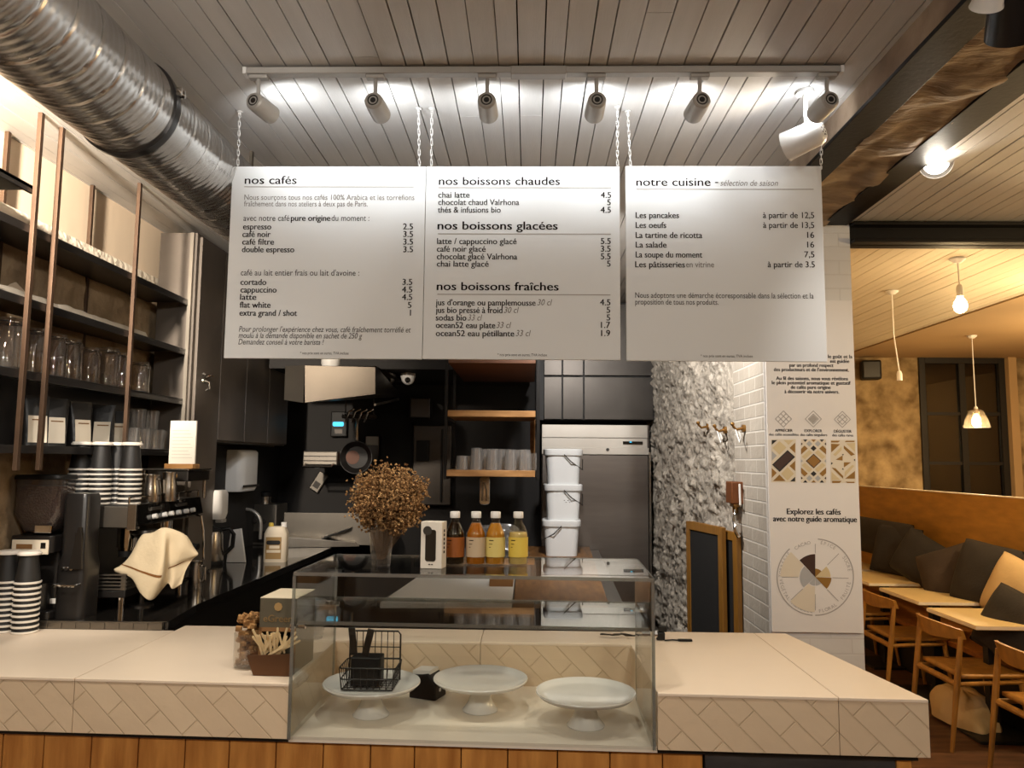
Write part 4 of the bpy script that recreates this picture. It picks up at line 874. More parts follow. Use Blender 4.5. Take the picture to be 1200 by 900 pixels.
tag(MB().grid(sackf, 48, 18).build('floor_cushion', 'cushion_cream', smooth=80), 'pale beige cushion slumped on the floor under the cafe table', 'cushion').location = (2.98, 5.52, .022)
# pendant bulbs
def pendant(label, px, y0, y1, Y, lit=True, shade=False, watts=0):
    a = U(px, y0, Z=CEIL-.001) if Y is None else None
    top = a or Vector((U(px, y0, Y=Y).x, Y, CEIL-.013)); e_ = U(px, y1, Y=top.y); e_ = Vector((top.x, top.y, e_.z)); L_ = top.z-e_.z
    t = thing('pendant_bulb' if not shade else 'pendant_reflection', label, 'pendant light', top, 0, 'pendant lights of the dining side')
    MB().lathe([(0, -.028), (.02, -.028), (.045, -.008), (.045, 0), (0, 0)], n=20).build('ceiling_rose', 'white_metal', t)
    m = MB(); m.tube([(0, 0, -.02), (.002, 0, -L_*.5), (.004 if lit else .03, 0, -L_+.07)], .0045, 6); m.build('cord', 'white_metal', t)
    ex = .004 if lit else .03
    MB().lathe([(0, .07), (.012, .07), (.019, .05), (.019, .0), (0, 0)], (ex, 0, -L_), n=14).build('socket', 'white_metal', t)
    if lit:
        MB().lathe([(.014, .01), (.018, -.01), (.034, -.035), (.04, -.06), (.034, -.085), (.018, -.1), (0, -.104)], (ex, 0, -L_), n=18).build('bulb', 'bulb', t)
        p = top+Vector((ex, 0, -L_-.06)); lamp('pendant_glow', 'POINT', p+Vector((0, 0, -.06)), watts, AMBER, rad=.05)
    if shade: MB().lathe([(.02, .05), (.06, .03), (.10, -.06), (.115, -.13), (.112, -.13), (.097, -.06), (.056, .027), (.02, .046)], (ex, 0, -L_), n=24).build('glass_shade', 'jar', t)
pendant('bare lit bulb hanging on a short cord beyond the dark steel beam', 1122, 303, 347, None, True, False, 13)
pendant('unlit bare socket dangling on a long pale cord by the column', 1045, 341, 446, None, False)
pendant('lit bulb in a bell-shaped glass shade built for the reflection in the far window', 1139, 398, 485, 7.4, True, True, 55)  # solid pendant standing in for a lamp mirrored in the window
lamp('pendant_glow', 'POINT', (4.9, 6.2, 2.45), 90, AMBER, rad=.05)
lamp('pendant_glow', 'POINT', (3.0, 2.4, 2.4), 50, AMBER, rad=.05)
lamp('pendant_glow', 'POINT', (3.75, 4.9, 2.5), 95, AMBER, rad=.05)
sp = U(1020, 434, Y=8.86)
t = thing('wall_speaker', 'small black loudspeaker fixed high on the rough far wall', 'speaker', sp, -.25)
MB().box(-.105, .105, -.09, .07, -.11, .11).build('cabinet', 'black_plastic', t, smooth=0, bev=.02)
MB().box(-.085, .085, -.098, -.092, -.09, .09).build('grille', 'black_satin', t, smooth=0, bev=.006)
MB().box(-.02, .02, .07, .16, -.02, .02).build('bracket', 'black_paint', t, smooth=0)
# ---------------------------------------------------------------- left-hand side: black worktop, shelves, cabinet
BZ = 1.13; BX = -1.405
bc_ = thing('bar_worktop', 'polished black stone worktop running back along the left-hand wall', 'worktop', (0, 0, 0))
MB().prism([(XL+.03, 2.96), (-1.365, 2.96), (BX, 3.3), (-1.385, 6.08), (XL+.03, 6.08)], BZ-.035, BZ).build('slab', 'granite_black', bc_, smooth=0, bev=.003)
MB().prism([(XL+.03, 3.06), (-1.45, 3.06), (-1.43, 6.08), (XL+.03, 6.08)], .08, BZ-.036).build('cupboard_front', 'black_paint', bc_, smooth=0)
MB().prism([(XL+.06, 3.06), (-1.50, 3.06), (-1.48, 6.0), (XL+.06, 6.0)], 0, .08).build('plinth', 'black_wall', bc_, smooth=0)
m = MB(); m.box(-1.94, -1.38, 2.945, 2.958, CT+.001, BZ); [m.box(-1.92+.055*i, -1.92+.055*i+.045, 2.942, 2.946, CT+.004, BZ-.004) for i in range(10)]
tag(m.build('edge_strip', 'steel_dull', smooth=0), 'thin ribbed steel strip along the near end of the black worktop', 'strip')
# wall shelves
sf = thing('wall_shelving', 'tall black steel shelving with rusty posts on the left-hand wall', 'shelving', (0, 0, 0))
SX, SB, SE = -1.80, -2.03, 3.955
SZ = (1.79, 2.055, 2.315, 2.578)
for i, z in enumerate(SZ):
    m = MB(); m.box(SB, SX, 2.0, SE, z-.012, z); m.box(SX-.012, SX, 2.0, SE, z-.03, z-.012); m.build('shelf', 'black_satin', sf, smooth=0, bev=.001)
MB().box(SB, SX, 1.6, 2.66, 2.71, 2.722).box(SX-.012, SX, 1.6, 2.66, 2.695, 2.722).build('shelf', 'black_satin', sf, smooth=0, bev=.001)
for y in (2.66, 2.785, 3.375): m = MB(); m.box(SX, SX+.016, y-.009, y+.009, 1.70, CEIL); m.build('post', 'rust_steel', sf, smooth=0, bev=.001)
for y in (2.24, 2.82, 3.40): m = MB(); m.box(SB-.004, SB+.012, y-.009, y+.009, 1.70, CEIL); m.build('post', 'rust_steel', sf, smooth=0, bev=.001)
m = MB(); m.box(SX-.004, SX+.014, SE-.016, SE, 1.70, 2.94); m.build('post', 'steel_dull', sf, smooth=0)
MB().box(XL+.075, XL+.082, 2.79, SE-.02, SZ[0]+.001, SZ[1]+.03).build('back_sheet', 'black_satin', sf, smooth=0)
# tall cabinet
CXB = XL+.075
cb = thing('tall_cabinet', 'tall black panelled cabinet at the end of the wall shelving', 'cabinet', (0, 0, 0))
MB().box(CXB, -1.775, 3.96, 4.30, 1.13, 2.945).box(CXB, -1.775, 4.30, 5.55, 1.84, 2.945).build('body', 'panel_black', cb, smooth=0, bev=.002)
MB().box(XL+.066, XL+.0735, 4.31, 6.06, BZ+.001, 1.838).build('back_panel', 'black_wall', cb, smooth=0)  # black sheet added to darken the wall below the cabinet
for a, b, z0 in ((3.985, 4.295, 1.14), (4.305, 4.70, 1.85), (4.71, 5.12, 1.85), (5.13, 5.54, 1.85)): MB().box(-1.774, -1.757, a, b, z0, 2.93).build('door', 'panel_black', cb, smooth=0, bev=.003)
q = U(238, 446, X=-1.755); t = thing('coat_hook', 'ornate silver hook screwed to the black tall cabinet', 'hook', q)
m = MB(); m.axis([(0, 0), (.016, 0), (.014, .008), (0, .008)], (0, 0, 0), (1, 0, 0)); m.build('plate', 'chrome', t)
m = MB(); m.tube([(.005, 0, 0), (.03, 0, -.01), (.035, 0, -.045), (.02, 0, -.05)], .006, 8); m.tube([(.005, 0, .01), (.035, -.02, .03), (.045, -.03, .025)], .005, 8); m.tube([(.005, 0, .01), (.035, .02, .03), (.045, .03, .025)], .005, 8); m.sphere((.0, 0, .035), .011); m.build('prongs', 'chrome', t)
# glass storage jars on the second and third shelf
def sjar(r, h):
    t = thing('storage_jar', '', 'jar', (0, 0, 0), 0, 'glass jars on the wall shelves')
    MB().lathe([(0, .004), (r*.9, .0), (r, .01), (r, h*.78), (r*.8, h*.86), (r*.8, h*.9), (r*.77, h*.9), (r*.77, h*.86), (r*.95, h*.77), (r*.95, .012), (0, .01)], n=22).build('glass', 'jar', t)
    m = MB(); m.lathe([(r*.84, h*.89), (r*.86, h*.9), (r*.86, h*.945), (r*.5, h*.965), (0, h*.97)], n=22); m.build('lid', 'jar', t)
    m = MB(); m.tube([(r*.88*math.cos(a*.5236), r*.88*math.sin(a*.5236), h*.88) for a in range(12)], .0018, 5, True); m.tube([(r*.88, -.012, h*.88), (r*1.02, -.012, h*.78), (r*1.02, .012, h*.78), (r*.88, .012, h*.88)], .0018, 5); m.build('wire_clip', 'chrome', t); return t
J = None
for (px, py, r, h, X, lab) in ((8, 427, .062, .20, -1.89, 'wide glass jar at the near end of the second shelf'), (38, 430, .050, .19, -1.90, 'glass jar between the two rusty posts of the second shelf'), (62, 439, .048, .19, -1.90, 'glass clip jar just beyond the paired rusty posts'), (80, 442, .048, .185, -1.90, 'glass clip jar before the thin dark shelf upright'),
        (103, 446, .044, .17, -1.9, 'glass clip jar just after the thin dark shelf upright'), (124, 449, .055, .19, -1.90, 'broad glass jar catching a bright streak near the far post'), (142, 453, .040, .19, -1.92, 'narrow glass jar hidden behind the far rusty post'), (163, 456, .045, .16, -1.89, 'pale-lidded glass jar at the cabinet end of the shelf')):
    q = U(px, py, Z=SZ[1]+.001) if 0 else U(px, py, X=X); j = sjar(r, h); j.location = (X, q.y, SZ[1]+.0005); j['label'] = lab
# coffee bags on the bottom shelf
def bag(px0, px1, lab, yaw=.9, h=.19):
    a = U((px0+px1)/2, 513, X=-1.92); w_ = .045
    t = thing('coffee_bag', lab, 'coffee bag', (-1.91, a.y, SZ[0]+.001), yaw, 'coffee bags on the bottom shelf')
    m = MB()
    def f(u, v):
        an = 2*math.pi*u; k = 1-v**1.6; hw_ = w_*(1+.0*v); return (hw_*math.copysign(abs(math.cos(an))**.5, math.cos(an)), (.03*k+.003)*math.copysign(abs(math.sin(an))**.6, math.sin(an)), h*v)
    m.grid(f, 28, 10); po_ = m.build('pouch', 'bag_black', t, smooth=60)
    m = MB(); m.box(-w_, w_, -.0035, .0035, h-.012, h+.002); m.build('seal', 'bag_black', t, smooth=0)
    m = MB(); y0 = lambda z: -(.03*(1-(z/h)**1.6)+.0055); zz = (.012, .045, .08, .115)
    m.add([(x, y0(z), z) for z in zz for x in (-.033, .033)], [(2*i, 2*i+1, 2*i+3, 2*i+2) for i in range(3)]); bl_ = m.build('paper_label', 'cream_card', t, smooth=0)
    m = MB(); z = .10; m.add([(-.02, y0(.097)-.001, .097), (.026, y0(.097)-.001, .097), (.026, y0(.102)-.001, .102), (-.02, y0(.102)-.001, .102)], [(0, 1, 2, 3)]); m.build('print', 'kraft', bl_, smooth=0)
    return t
bag(29, 45, 'black coffee bag with white label behind the paired rusty posts')
bag(49, 69, 'black coffee bag with square white label just after the paired posts')
bag(76, 103, 'black coffee bag with slanting white label above the tall cup stacks', 1.05)
bag(111, 124, 'black coffee bag turned aside with a narrow white label', .35)
bag(128, 145, 'black coffee bag nearest the far rusty post', .3, .17)
# tumblers on the bottom shelf by the cabinet
gp = None
for i, (px, py, dx_) in enumerate(((153, 523, 0), (160, 523, -.06), (168, 524, 0), (176, 524, -.06), (184, 524.5, 0), (191, 525, -.05))):
    q = U(px, py, X=-1.86+dx_)
    for lv in range(2 if i in (1, 3) else 1):
        if gp is None:
            gp = tag(MB().lathe([(.029, 0), (.031, 0), (.036, .095), (.034, .097), (0, .097), (0, .085), (.032, .085)], n=18).build('tumbler', 'tumbler_bright'), 'upturned clear tumbler in the cluster beside the black cabinet', 'glass', 'upturned tumblers on the bottom shelf'); o = gp
        else: o = dup(gp)
        o.location = (q.x, q.y, SZ[0]+.001+lv*.0985); o['label'] = 'upturned clear tumbler, %s along the bottom shelf towards the cabinet' % ('second', 'second', 'third', 'third', 'fourth', 'fifth')[i] if 0 else 'upturned clear tumbler %s, %s in the cluster from the rusty post' % ('stacked on another' if lv else 'on the bottom shelf', ('first', 'second', 'third', 'fourth', 'fifth', 'sixth')[i])
# ---------------------------------------------------------------- espresso machine
em = thing('espresso_machine', 'two-group black and steel espresso machine on the black worktop', 'espresso machine', (-1.625, 3.13, BZ), .05)
L_ = .74; D_ = .40
MB().box(-D_, 0, 0, L_, .33, .425).build('upper_housing', 'black_satin', em, smooth=0, bev=.008)
MB().box(-.125, -.004, -.006, -.0005, .335, .42).build('end_plate', 'steel_dull', em, smooth=0, bev=.002)
m = MB(); m.prism([(0, .34), (.03, .345), (.012, .425), (0, .425)], .01, L_-.01, Matrix(((1, 0, 0, 0), (0, 0, 1, 0), (0, 1, 0, 0), (0, 0, 0, 1)))); ecp = m.build('control_panel', 'black_gloss', em, smooth=0, bev=.002)
m = MB(); m.box(-.004, .031, -.012, .004, .325, .43); m.build('panel_frame', 'steel', em, smooth=0, bev=.002)
for y in (.16, .26, .33, .41, .5, .58): m = MB(); m.axis([(0, 0), (.011, 0), (.011, .018), (.008, .02), (0, .02)], (.026, y, .368), (1, 0, .2), 12); m.build('button', 'white_metal', ecp)
for y in (.3,): m = MB(); m.axis([(0, 0), (.03, 0), (.032, .01), (.0, .012)], (.02, y, .39), (1, 0, .2), 20); m.build('gauge', 'chrome', ecp)
for y in (.2, .48): m = MB(); m.box(.019, .025, y-.05, y+.05, .395, .408, ); m.build('name_strip', 'steel_dull', ecp, smooth=0)
MB().box(-D_, -.24, .02, L_-.02, .06, .33).build('rear_housing', 'black_satin', em, smooth=0, bev=.004)
MB().box(-D_, .0, 0, L_, .055, .085).build('base', 'black_satin', em, smooth=0, bev=.004)
m = MB(); m.box(-.02, .0, .0, .09, .085, .15); [m.box(.0, .004, .0, .12, .088+.014*i, .094+.014*i) for i in range(5)]; [m.box(-.12, .0, -.005, -.001, .088+.014*i, .094+.014*i) for i in range(5)]; m.build('drip_grille', 'steel_dull', em, smooth=0)
for y in (.17, .52):
    m = MB(); m.cyl((-.08, y, .24), (-.08, y, .335), .042, n=20); m.cyl((-.08, y, .225), (-.08, y, .245), .036, n=20); egh = m.build('group_head', 'chrome', em)
    m = MB(); m.cyl((-.08, y, .2), (-.08, y, .226), .034, n=18); m.tube([(-.05, y, .213), (.02, y-.01, .212), (.10, y-.025, .205)], .013, 10, rs=[.009, .013, .015]); m.tube([(-.08, y, .2), (-.08, y-.014, .18)], .007); m.tube([(-.08, y, .2), (-.08, y+.014, .18)], .007); m.build('portafilter', 'black_plastic', egh)
for y in (.70,):
    m = MB(); m.tube([(.0, y+.03, .335), (.025, y+.02, .33), (.04, y+.015, .26), (.05, y+.01, .12)], .006, 8); m.build('steam_wand', 'chrome', em)
for x in (-.37, -.05):
    for y in (.07, L_-.07): m = MB(); m.cyl((x, y, 0), (x, y, .056), .016, n=12); m.build('leg', 'chrome', em)
m = MB(); m.tube([(-.005, .0, .43), (-.005, .0, .455), (-.005, L_, .455), (-.005, L_, .43)], .004, 6); [m.cyl((-.005, y, .425), (-.005, y, .455), .004, n=6) for y in (.25, .5)]; m.build('cup_rail', 'chrome', em)
MB().box(-.22, -.01, .06, L_-.06, .19, .196).build('splash_plate', 'steel_dark', em, smooth=0) if 0 else None
# coffee grinders
g1 = thing('coffee_grinder', 'coffee grinder with clear hopper full of dark beans', 'grinder', (U(46, 690, Y=3.035).x, 3.035, BZ)); g1.scale = (.95, .78, 1)
m = MB(); m.prism(rect2(-.095, .095, -.1, .1, .02), 0, .03).prism(rect2(-.085, .085, -.02, .1, .02), .03, .31).prism(rect2(-.09, .09, -.09, .1, .02), .25, .315); m.build('body', 'black_satin', g1, smooth=40, bev=.003)
m = MB(); m.box(-.075, .075, -.098, -.089, .245, .30); gdp = m.build('display_panel', 'cream_card', g1, smooth=0, bev=.002)
m = MB(); m.box(.045, .065, -.1, -.0975, .268, .29); m.build('screen', 'black_gloss', gdp, smooth=0); m = MB(); m.box(-.055, .01, -.1, -.0975, .266, .284); m.build('plate', 'kraft', gdp, smooth=0)
def rl(pairs, n=4):
    m = MB(); rings = [[(x, y, z) for x, y in rect2(-a, a, -b, b, min(a, b)*.45, n)] for a, b, z in pairs]; k = len(rings[0])
    for i in range(len(rings)-1): m.add(rings[i]+rings[i+1], [(j, (j+1) % k, k+(j+1) % k, k+j) for j in range(k)])
    m.add(rings[0], [list(range(k))[::-1]]); m.add(rings[-1], [list(range(k))]); return m
rl([(.06, .06, .33), (.07, .065, .345), (.098, .088, .40), (.098, .088, .53)]).build('hopper', 'hopper', g1, smooth=40)
rl([(.056, .056, .334), (.066, .06, .35), (.093, .083, .403), (.093, .083, .505)]).build('beans', 'bean', g1, smooth=40)
rl([(.102, .092, .53), (.104, .094, .536), (.10, .09, .548)]).build('hopper_lid', 'black_plastic', g1, smooth=40)
m = MB(); m.box(.005, .075, -.082, -.068, .325, .355); m.build('hopper_plate', 'chrome', g1, smooth=0, bev=.003)
m = MB(); m.tube([(.0, -.06, .25), (.0, -.1, .235), (.0, -.11, .18)], .02, 10); m.build('spout', 'black_plastic', g1)
m = MB(); m.tube([(-.04, -.09, .115), (-.04, -.15, .115), (.04, -.15, .115), (.04, -.09, .115)], .006, 8); m.build('fork', 'chrome', g1)
g2c = U(91, 690, Y=3.045)
g2 = thing('coffee_grinder', 'tall plain black grinder between the bean hopper and the machine', 'grinder', (g2c.x, 3.045, BZ)); g2.scale = (.86, .82, 1)
m = rl([(.068, .075, 0), (.068, .075, .20), (.058, .065, .24), (.058, .065, .455), (.052, .058, .475)]); m.build('body', 'black_satin', g2, smooth=40)
m = MB(); m.box(.018, .05, -.083, -.066, .2, .33); m.prism([(.0, .19), (.035, .35), (.05, .35), (.062, .19)], .0, .012, Matrix.Translation((0, -.08, 0)) @ Matrix.Rotation(R(90), 4, 'X')); m.build('chute', 'steel_dark', g2, smooth=0, bev=.002)
m = MB(); [m.cyl((-.03+.02*i, -.07, .19), (-.03+.02*i, -.085, .19), .007, n=10) for i in range(3)]; m.tube([(-.05, -.07, .13), (-.05, -.12, .13), (.05, -.12, .13), (.05, -.07, .13)], .005, 6); m.build('knob', 'chrome', g2)
# pitcher with white square handle
pc = U(52, 712, Y=3.02); t = thing('milk_pitcher', 'black pitcher with square white handle behind the low cup stacks', 'pitcher', (pc.x-.02, 3.02, BZ))
MB().lathe([(0, 0), (.046, 0), (.048, .004), (.042, .11), (.045, .13), (.042, .13), (.039, .11), (.044, .008), (0, .006)], n=24).build('jug', 'black_satin', t)
m = MB(); m.tube([(.045, 0, .06), (.06, 0, .065), (.088, 0, .085), (.086, 0, .012), (.045, 0, 0.004)], .005, 8); m.box(.044, .074, -.008, .008, .052, .07); m.build('handle', 'white_metal', t)
# ---------------------------------------------------------------- takeaway cups
ORD = ('first', 'second', 'third', 'fourth', 'fifth', 'sixth', 'seventh', 'eighth', 'ninth', 'tenth')
cup0 = None; lid0 = None
def cup_mesh():
    m = MB(); m.lathe([(.0435, .003), (.030, .105), (.0, .104)], n=28); m.lathe([(.0435, .003), (.041, .003), (.028, .1)], n=28); m.cur = 1
    m.lathe([(.0435, .0), (.046, .0015), (.0462, .0078), (.0435, .0085), (.0425, .003), (.0435, 0)], n=28); return m
def stack(x, y, z, n, where, grp, big=1.0):
    global cup0, lid0
    for i in range(n):
        if cup0 is None: cup0 = o = tag(cup_mesh().build('paper_cup', ['cup_black', 'cup_rim']), '', 'paper cup')
        else: o = dup(cup0)
        o.location = (x+random.uniform(-.0008, .0008), y, z+.0198*i+.0002); o.rotation_euler = (0, 0, random.uniform(0, 6)); o['group'] = grp
        o['label'] = ('top black paper cup of the ' if i == n-1 else 'black paper cup, %s from the top of the ' % ORD[n-1-i])+where
    if lid0 is None: lid0 = l = tag(MB().lathe([(.038, -.004), (.0405, -.003), (.041, .003), (.037, .006), (.036, .010), (.0, .010)], n=28).build('cup_lid', 'cup_rim'), '', 'lid')
    else: l = dup(lid0)
    l.location = (x, y, z+.0198*(n-1)+.1085); l['group'] = 'white lids on the cup stacks'; l['label'] = 'white lid capping the '+where
ZB = BZ+.4255
# low stacks on the tiled counter
for px, n, wh in ((13, 10, 'low stack cut by the picture edge'), (40.5, 10, 'low stack beside the white handle')):
    q = U(px, 737, Z=CT); stack(q.x if px > 5 else q.x-.06, (2.90 if px > 5 else 2.86) if px < 30 else 2.885, CT+.0005, n, wh, 'cups of the '+wh)
for px, y, n, wh in ((92, 3.16, 8, 'tall stack above the black grinder'), (116, 3.17, 8, 'second tall stack towards the jugs'), (135, 3.25, 8, 'third tall stack towards the jugs'), (151, 3.2, 8, 'tall stack next to the steel jug')):
    q = U(px, 590, Y=y); stack(q.x, y, ZB, n, wh, 'cups of the '+wh)
# jugs and the framed card on the machine
def jug(name, label, px, y, z, r, h, handle=True):
    q = U(px, 590, Y=y); t = thing(name, label, 'jug', (q.x, y, z), 0)
    MB().lathe([(0, 0), (r, 0), (r*1.02, .004), (r*.98, h*.5), (r*.8, h*.85), (r*.86, h), (r*.82, h), (r*.76, h*.85), (r*.94, h*.5), (r*.96, .008), (0, .006)], n=26).build('body', 'steel', t, smooth=50)
    if handle: m = MB(); m.tube([(r*.85, -.01, h*.85), (r*1.5, -.02, h*.8), (r*1.55, -.02, h*.35), (r*.95, -.01, h*.25)], .005, 8); m.build('handle', 'steel', t)
    return t
jug('milk_jug', 'steel milk jug on the espresso machine beside the cup stacks', 175, 3.36, ZB, .046, .12)
jug('steel_canister', 'slim steel canister on the espresso machine under the framed card', 197, 3.45, ZB, .034, .13, False)
bw = thing('serving_stand', 'small steel stand with top plate and drawer at the far end of the espresso machine', 'stand', (-1.70, 3.66, ZB))
MB().box(-.15, .13, -.13, .13, .135, .143).build('top_plate', 'steel', bw, smooth=0, bev=.002)
bdr = MB().box(-.02, .125, -.12, .12, .085, .133).build('drawer', 'steel_dark', bw, smooth=0, bev=.004)
m = MB(); m.axis([(0, 0), (.016, 0), (.018, .006), (0, .008)], (.06, -.12, .11), (0, -1, 0)); m.build('emblem', 'brass', bdr)
for x in (-.09, .11):
    for y in (.10,): m = MB(); m.cyl((x, y, 0), (x, y, .135), .008); m.build('leg', 'steel', bw)
m = MB(); m.cyl((-.09, -.10, 0), (-.09, -.10, .135), .008); m.build('leg', 'steel', bw)
q = U(213, 551, Y=3.60); cz = ZB+.1435
fcard = thing('framed_card', 'white framed card on a small wooden base above the steel canister', 'card', (q.x, 3.60, cz), -.12)
MB().box(-.072, .072, -.03, .03, 0, .022).build('wood_base', 'shelf_wood', fcard, smooth=0, bev=.002)
MB().box(-.066, .066, -.006, .004, .022, .225).build('card', 'paper_white', fcard, smooth=0, bev=.001)
m = MB(); [m.box(-.052, .052-.01*(i % 3), -.0068, -.006, .05+.016*i, .0515+.016*i) for i in range(9)]; m.build('print', 'ink_rule', fcard, smooth=0)
# ---------------------------------------------------------------- tea towel over the steam pitcher
ty = 3.22
def tp(x, y, d): return U(x, y, Y=ty-d)
rows = [[(163, 634, -.01), (170, 631, .0), (180, 626, .015), (192, 625, .03), (206, 627, .03), (216, 632, .02), (223, 640, .0)],
        [(160, 638, .02), (167, 627, .05), (179, 625, .07), (191, 619, .085), (205, 622, .08), (219, 629, .06), (227, 642, .03)],
        [(154, 649, .04), (162, 640, .075), (176, 640, .10), (192, 637, .12), (199, 641, .085), (215, 641, .08), (231, 647, .045)],
        [(148, 657, .05), (157, 656, .09), (172, 659, .11), (190, 660, .14), (198, 660, .09), (212, 655, .075), (232, 650, .05)],
        [(141, 663, .05), (153, 667, .09), (168, 673, .12), (188, 678, .14), (197, 668, .085), (208, 664, .07), (226, 655, .04)],
        [(134, 667, .05), (152, 673, .09), (164, 686, .12), (184, 690, .13), (198, 678, .08), (205, 681, .08), (218, 668, .05)],
        [(135, 670, .05), (154, 677, .09), (165, 695, .12), (178, 703, .12), (196, 684, .08), (202, 690, .085), (213, 684, .06)]]
def spline(u, v):
    def it(vals, t):
        n = len(vals)-1; x = t*n; i = min(int(x), n-1); f = x-i; p0 = vals[max(i-1, 0)]; p1 = vals[i]; p2 = vals[i+1]; p3 = vals[min(i+2, n)]
        return tuple(.5*((2*b)+(-a+c)*f+(2*a-5*b+4*c-d)*f*f+(-a+3*b-3*c+d)*f**3) for a, b, c, d in zip(p0, p1, p2, p3))
    return it([it(r, u) for r in rows], v)
def tow(u, v): x, y, d = spline(u, v); return tp(x, y, d+.006*math.sin(u*19)*v)
tw = thing('tea_towel', 'cream tea towel with brown stripe draped over the espresso machine wand', 'towel', (0, 0, 0))
MB().grid(tow, 48, 48).build('cloth', 'towel', tw, smooth=80, solid=.003)
m = MB(); m.grid(lambda u, v: Vector(tow(u, .60+.055*u*(1-u)*2+.028*v))+Vector((.0, -.0035, .0005)), 60, 2); m.build('stripe', 'towel_stripe', tw, smooth=80)
jug('milk_jug', 'steel milk jug half hidden under the tea towel', 229, 3.62, BZ, .034, .13).location = U(229, 690, Z=BZ)
q = U(191, 700, Z=BZ); t = thing('steel_stand', 'steel tamper stand holding up the tea towel', 'stand', (q.x, 3.27, BZ))
MB().lathe([(0, 0), (.05, 0), (.05, .006), (.012, .012), (.011, .27), (.03, .28), (.055, .30), (.05, .315), (0, .32)], n=20).build('post', 'steel_dark', t)
# kettle, paper wedge, tap, milk carton
q = U(246, 661, Z=BZ); kt = thing('kettle', 'brushed steel kettle with black lid and handle', 'kettle', (q.x, q.y, BZ), .3)
MB().lathe([(0, .02), (.072, .02), (.074, .03), (.066, .17), (.06, .19), (0, .19)], n=28).build('body', 'steel', kt)
MB().lathe([(0, 0), (.075, 0), (.077, .01), (.074, .022), (0, .022)], n=28).build('base', 'black_plastic', kt)
MB().lathe([(.061, .19), (.055, .205), (.02, .213), (.012, .225), (0, .227)], n=24).build('lid', 'black_plastic', kt)
m = MB(); m.tube([(.05, 0, .2), (.10, 0, .205), (.125, 0, .17), (.12, 0, .10), (.075, 0, .05)], .012, 10); m.build('handle', 'black_plastic', kt)
m = MB(); m.tube([(-.05, 0, .14), (-.085, 0, .17), (-.095, 0, .185)], .014, 10, rs=[.018, .013, .010]); m.build('spout', 'steel', kt)
q = U(268, 662, Z=BZ); o = tag(MB().prism([(-.06, 0), (.055, .0), (.02, .2), (-.04, .19)], 0, .02, Matrix.Rotation(R(90), 4, 'X')).build('folded_card', 'white_plastic', bev=.002), 'white folded card standing right behind the kettle', 'card'); o.location = (q.x+.005, q.y+.12, BZ+.001)
q = U(293, 640, Z=BZ); tap = thing('kitchen_tap', 'arched chrome tap rising over the sink', 'tap', (q.x, q.y-.1, BZ))
m = MB(); pts = [(-.105, 0, 0), (-.105, 0, .16)]+[(-.105*math.cos(R(a)), 0, .16+.105*math.sin(R(a))) for a in range(15, 180, 15)]+[(.105, 0, .16), (.105, 0, .06)]; m.tube(pts, .012, 10); m.build('spout', 'steel_bright', tap)
m = MB(); m.lathe([(0, 0), (.024, 0), (.024, .04), (.014, .05), (0, .05)], (-.105, 0, 0), n=16); m.tube([(-.105, 0, .03), (-.05, -.05, .05)], .006); m.build('lever', 'chrome', tap)
sp_ = thing('sink_panel', 'grey steel panel with three dials behind the arched tap', 'panel', (q.x+.0, q.y+.06, BZ))
MB().box(-.16, .16, 0, .25, 0, .29).build('body', 'steel_dull', sp_, smooth=0, bev=.006)
for i in range(3): m = MB(); m.axis([(0, 0), (.018, 0), (.015, .015), (0, .016)], (-.06+.065*i, 0, .17), (0, -1, 0), 14); m.build('dial', 'lamp_dark', sp_)
MB().box(-.12, .13, -.004, -.0005, .02, .10).build('drain_tray', 'steel_dark', sp_, smooth=0)
q = U(323, 658, Z=BZ); mk = thing('milk_jug', 'white plastic milk container with brown label on the worktop', 'bottle', (q.x, q.y, BZ), .1)
rl([(.066, .045, 0), (.068, .047, .01), (.068, .047, .17), (.05, .04, .205), (.046, .036, .21)]).build('body', 'cream_card', mk, smooth=40)
MB().lathe([(0, .205), (.017, .205), (.017, .235), (0, .236)], (.042, 0, 0), n=16).build('cap', 'white_plastic', mk)
MB().lathe([(0, .205), (.015, .205), (.015, .222), (.012, .232), (0, .232)], (-.035, 0, 0), n=16).build('cap', 'label_lemon', mk)
mkl = MB().box(-.052, .04, -.0485, -.0475, .02, .15).build('paper_label', 'gold_print', mk, smooth=0)
m = MB(); m.prism(rect2(-.048, .034, .105, .13, .012), .0485, .0495, Matrix.Rotation(R(90), 4, 'X')); m.build('emblem', 'black_paint', mkl)
m = MB(); m.box(-.046, .036, -.0495, -.0486, .058, .074).box(-.03, .03, -.0495, -.0486, .082, .1); m.build('band', 'cream_card', mkl, smooth=0)
# dispensers on the wall under the cabinet
q = U(285, 553, X=XL+.06); dp = thing('paper_towel_dispenser', 'white paper towel dispenser fixed under the black cabinet', 'dispenser', (XL+.074, 5.15, 1.53))
m = rl([(.10, .14, 0), (.115, .15, .03), (.115, .15, .26), (.10, .14, .275)]); m.build('housing', 'white_plastic', dp, smooth=40, bev=.004)
MB().box(.1155, .119, -.15, .15, .03, .045).build('slot', 'lamp_dark', dp, smooth=0)
q = U(256, 582, X=-1.88); sd = thing('soap_dispenser', 'small white soap dispenser on the black panel beside the towel dispenser', 'dispenser', (-1.75, U(256, 582, X=-1.75).y, 1.49))
m = rl([(.03, .05, -.08), (.04, .055, -.05), (.04, .055, .06), (.03, .045, .08)]); m.build('housing', 'white_plastic', sd, smooth=40); m = MB(); m.box(.0, .04, -.03, .03, -.1, -.08); m.build('push_bar', 'grey_metal', sd, bev=.003)
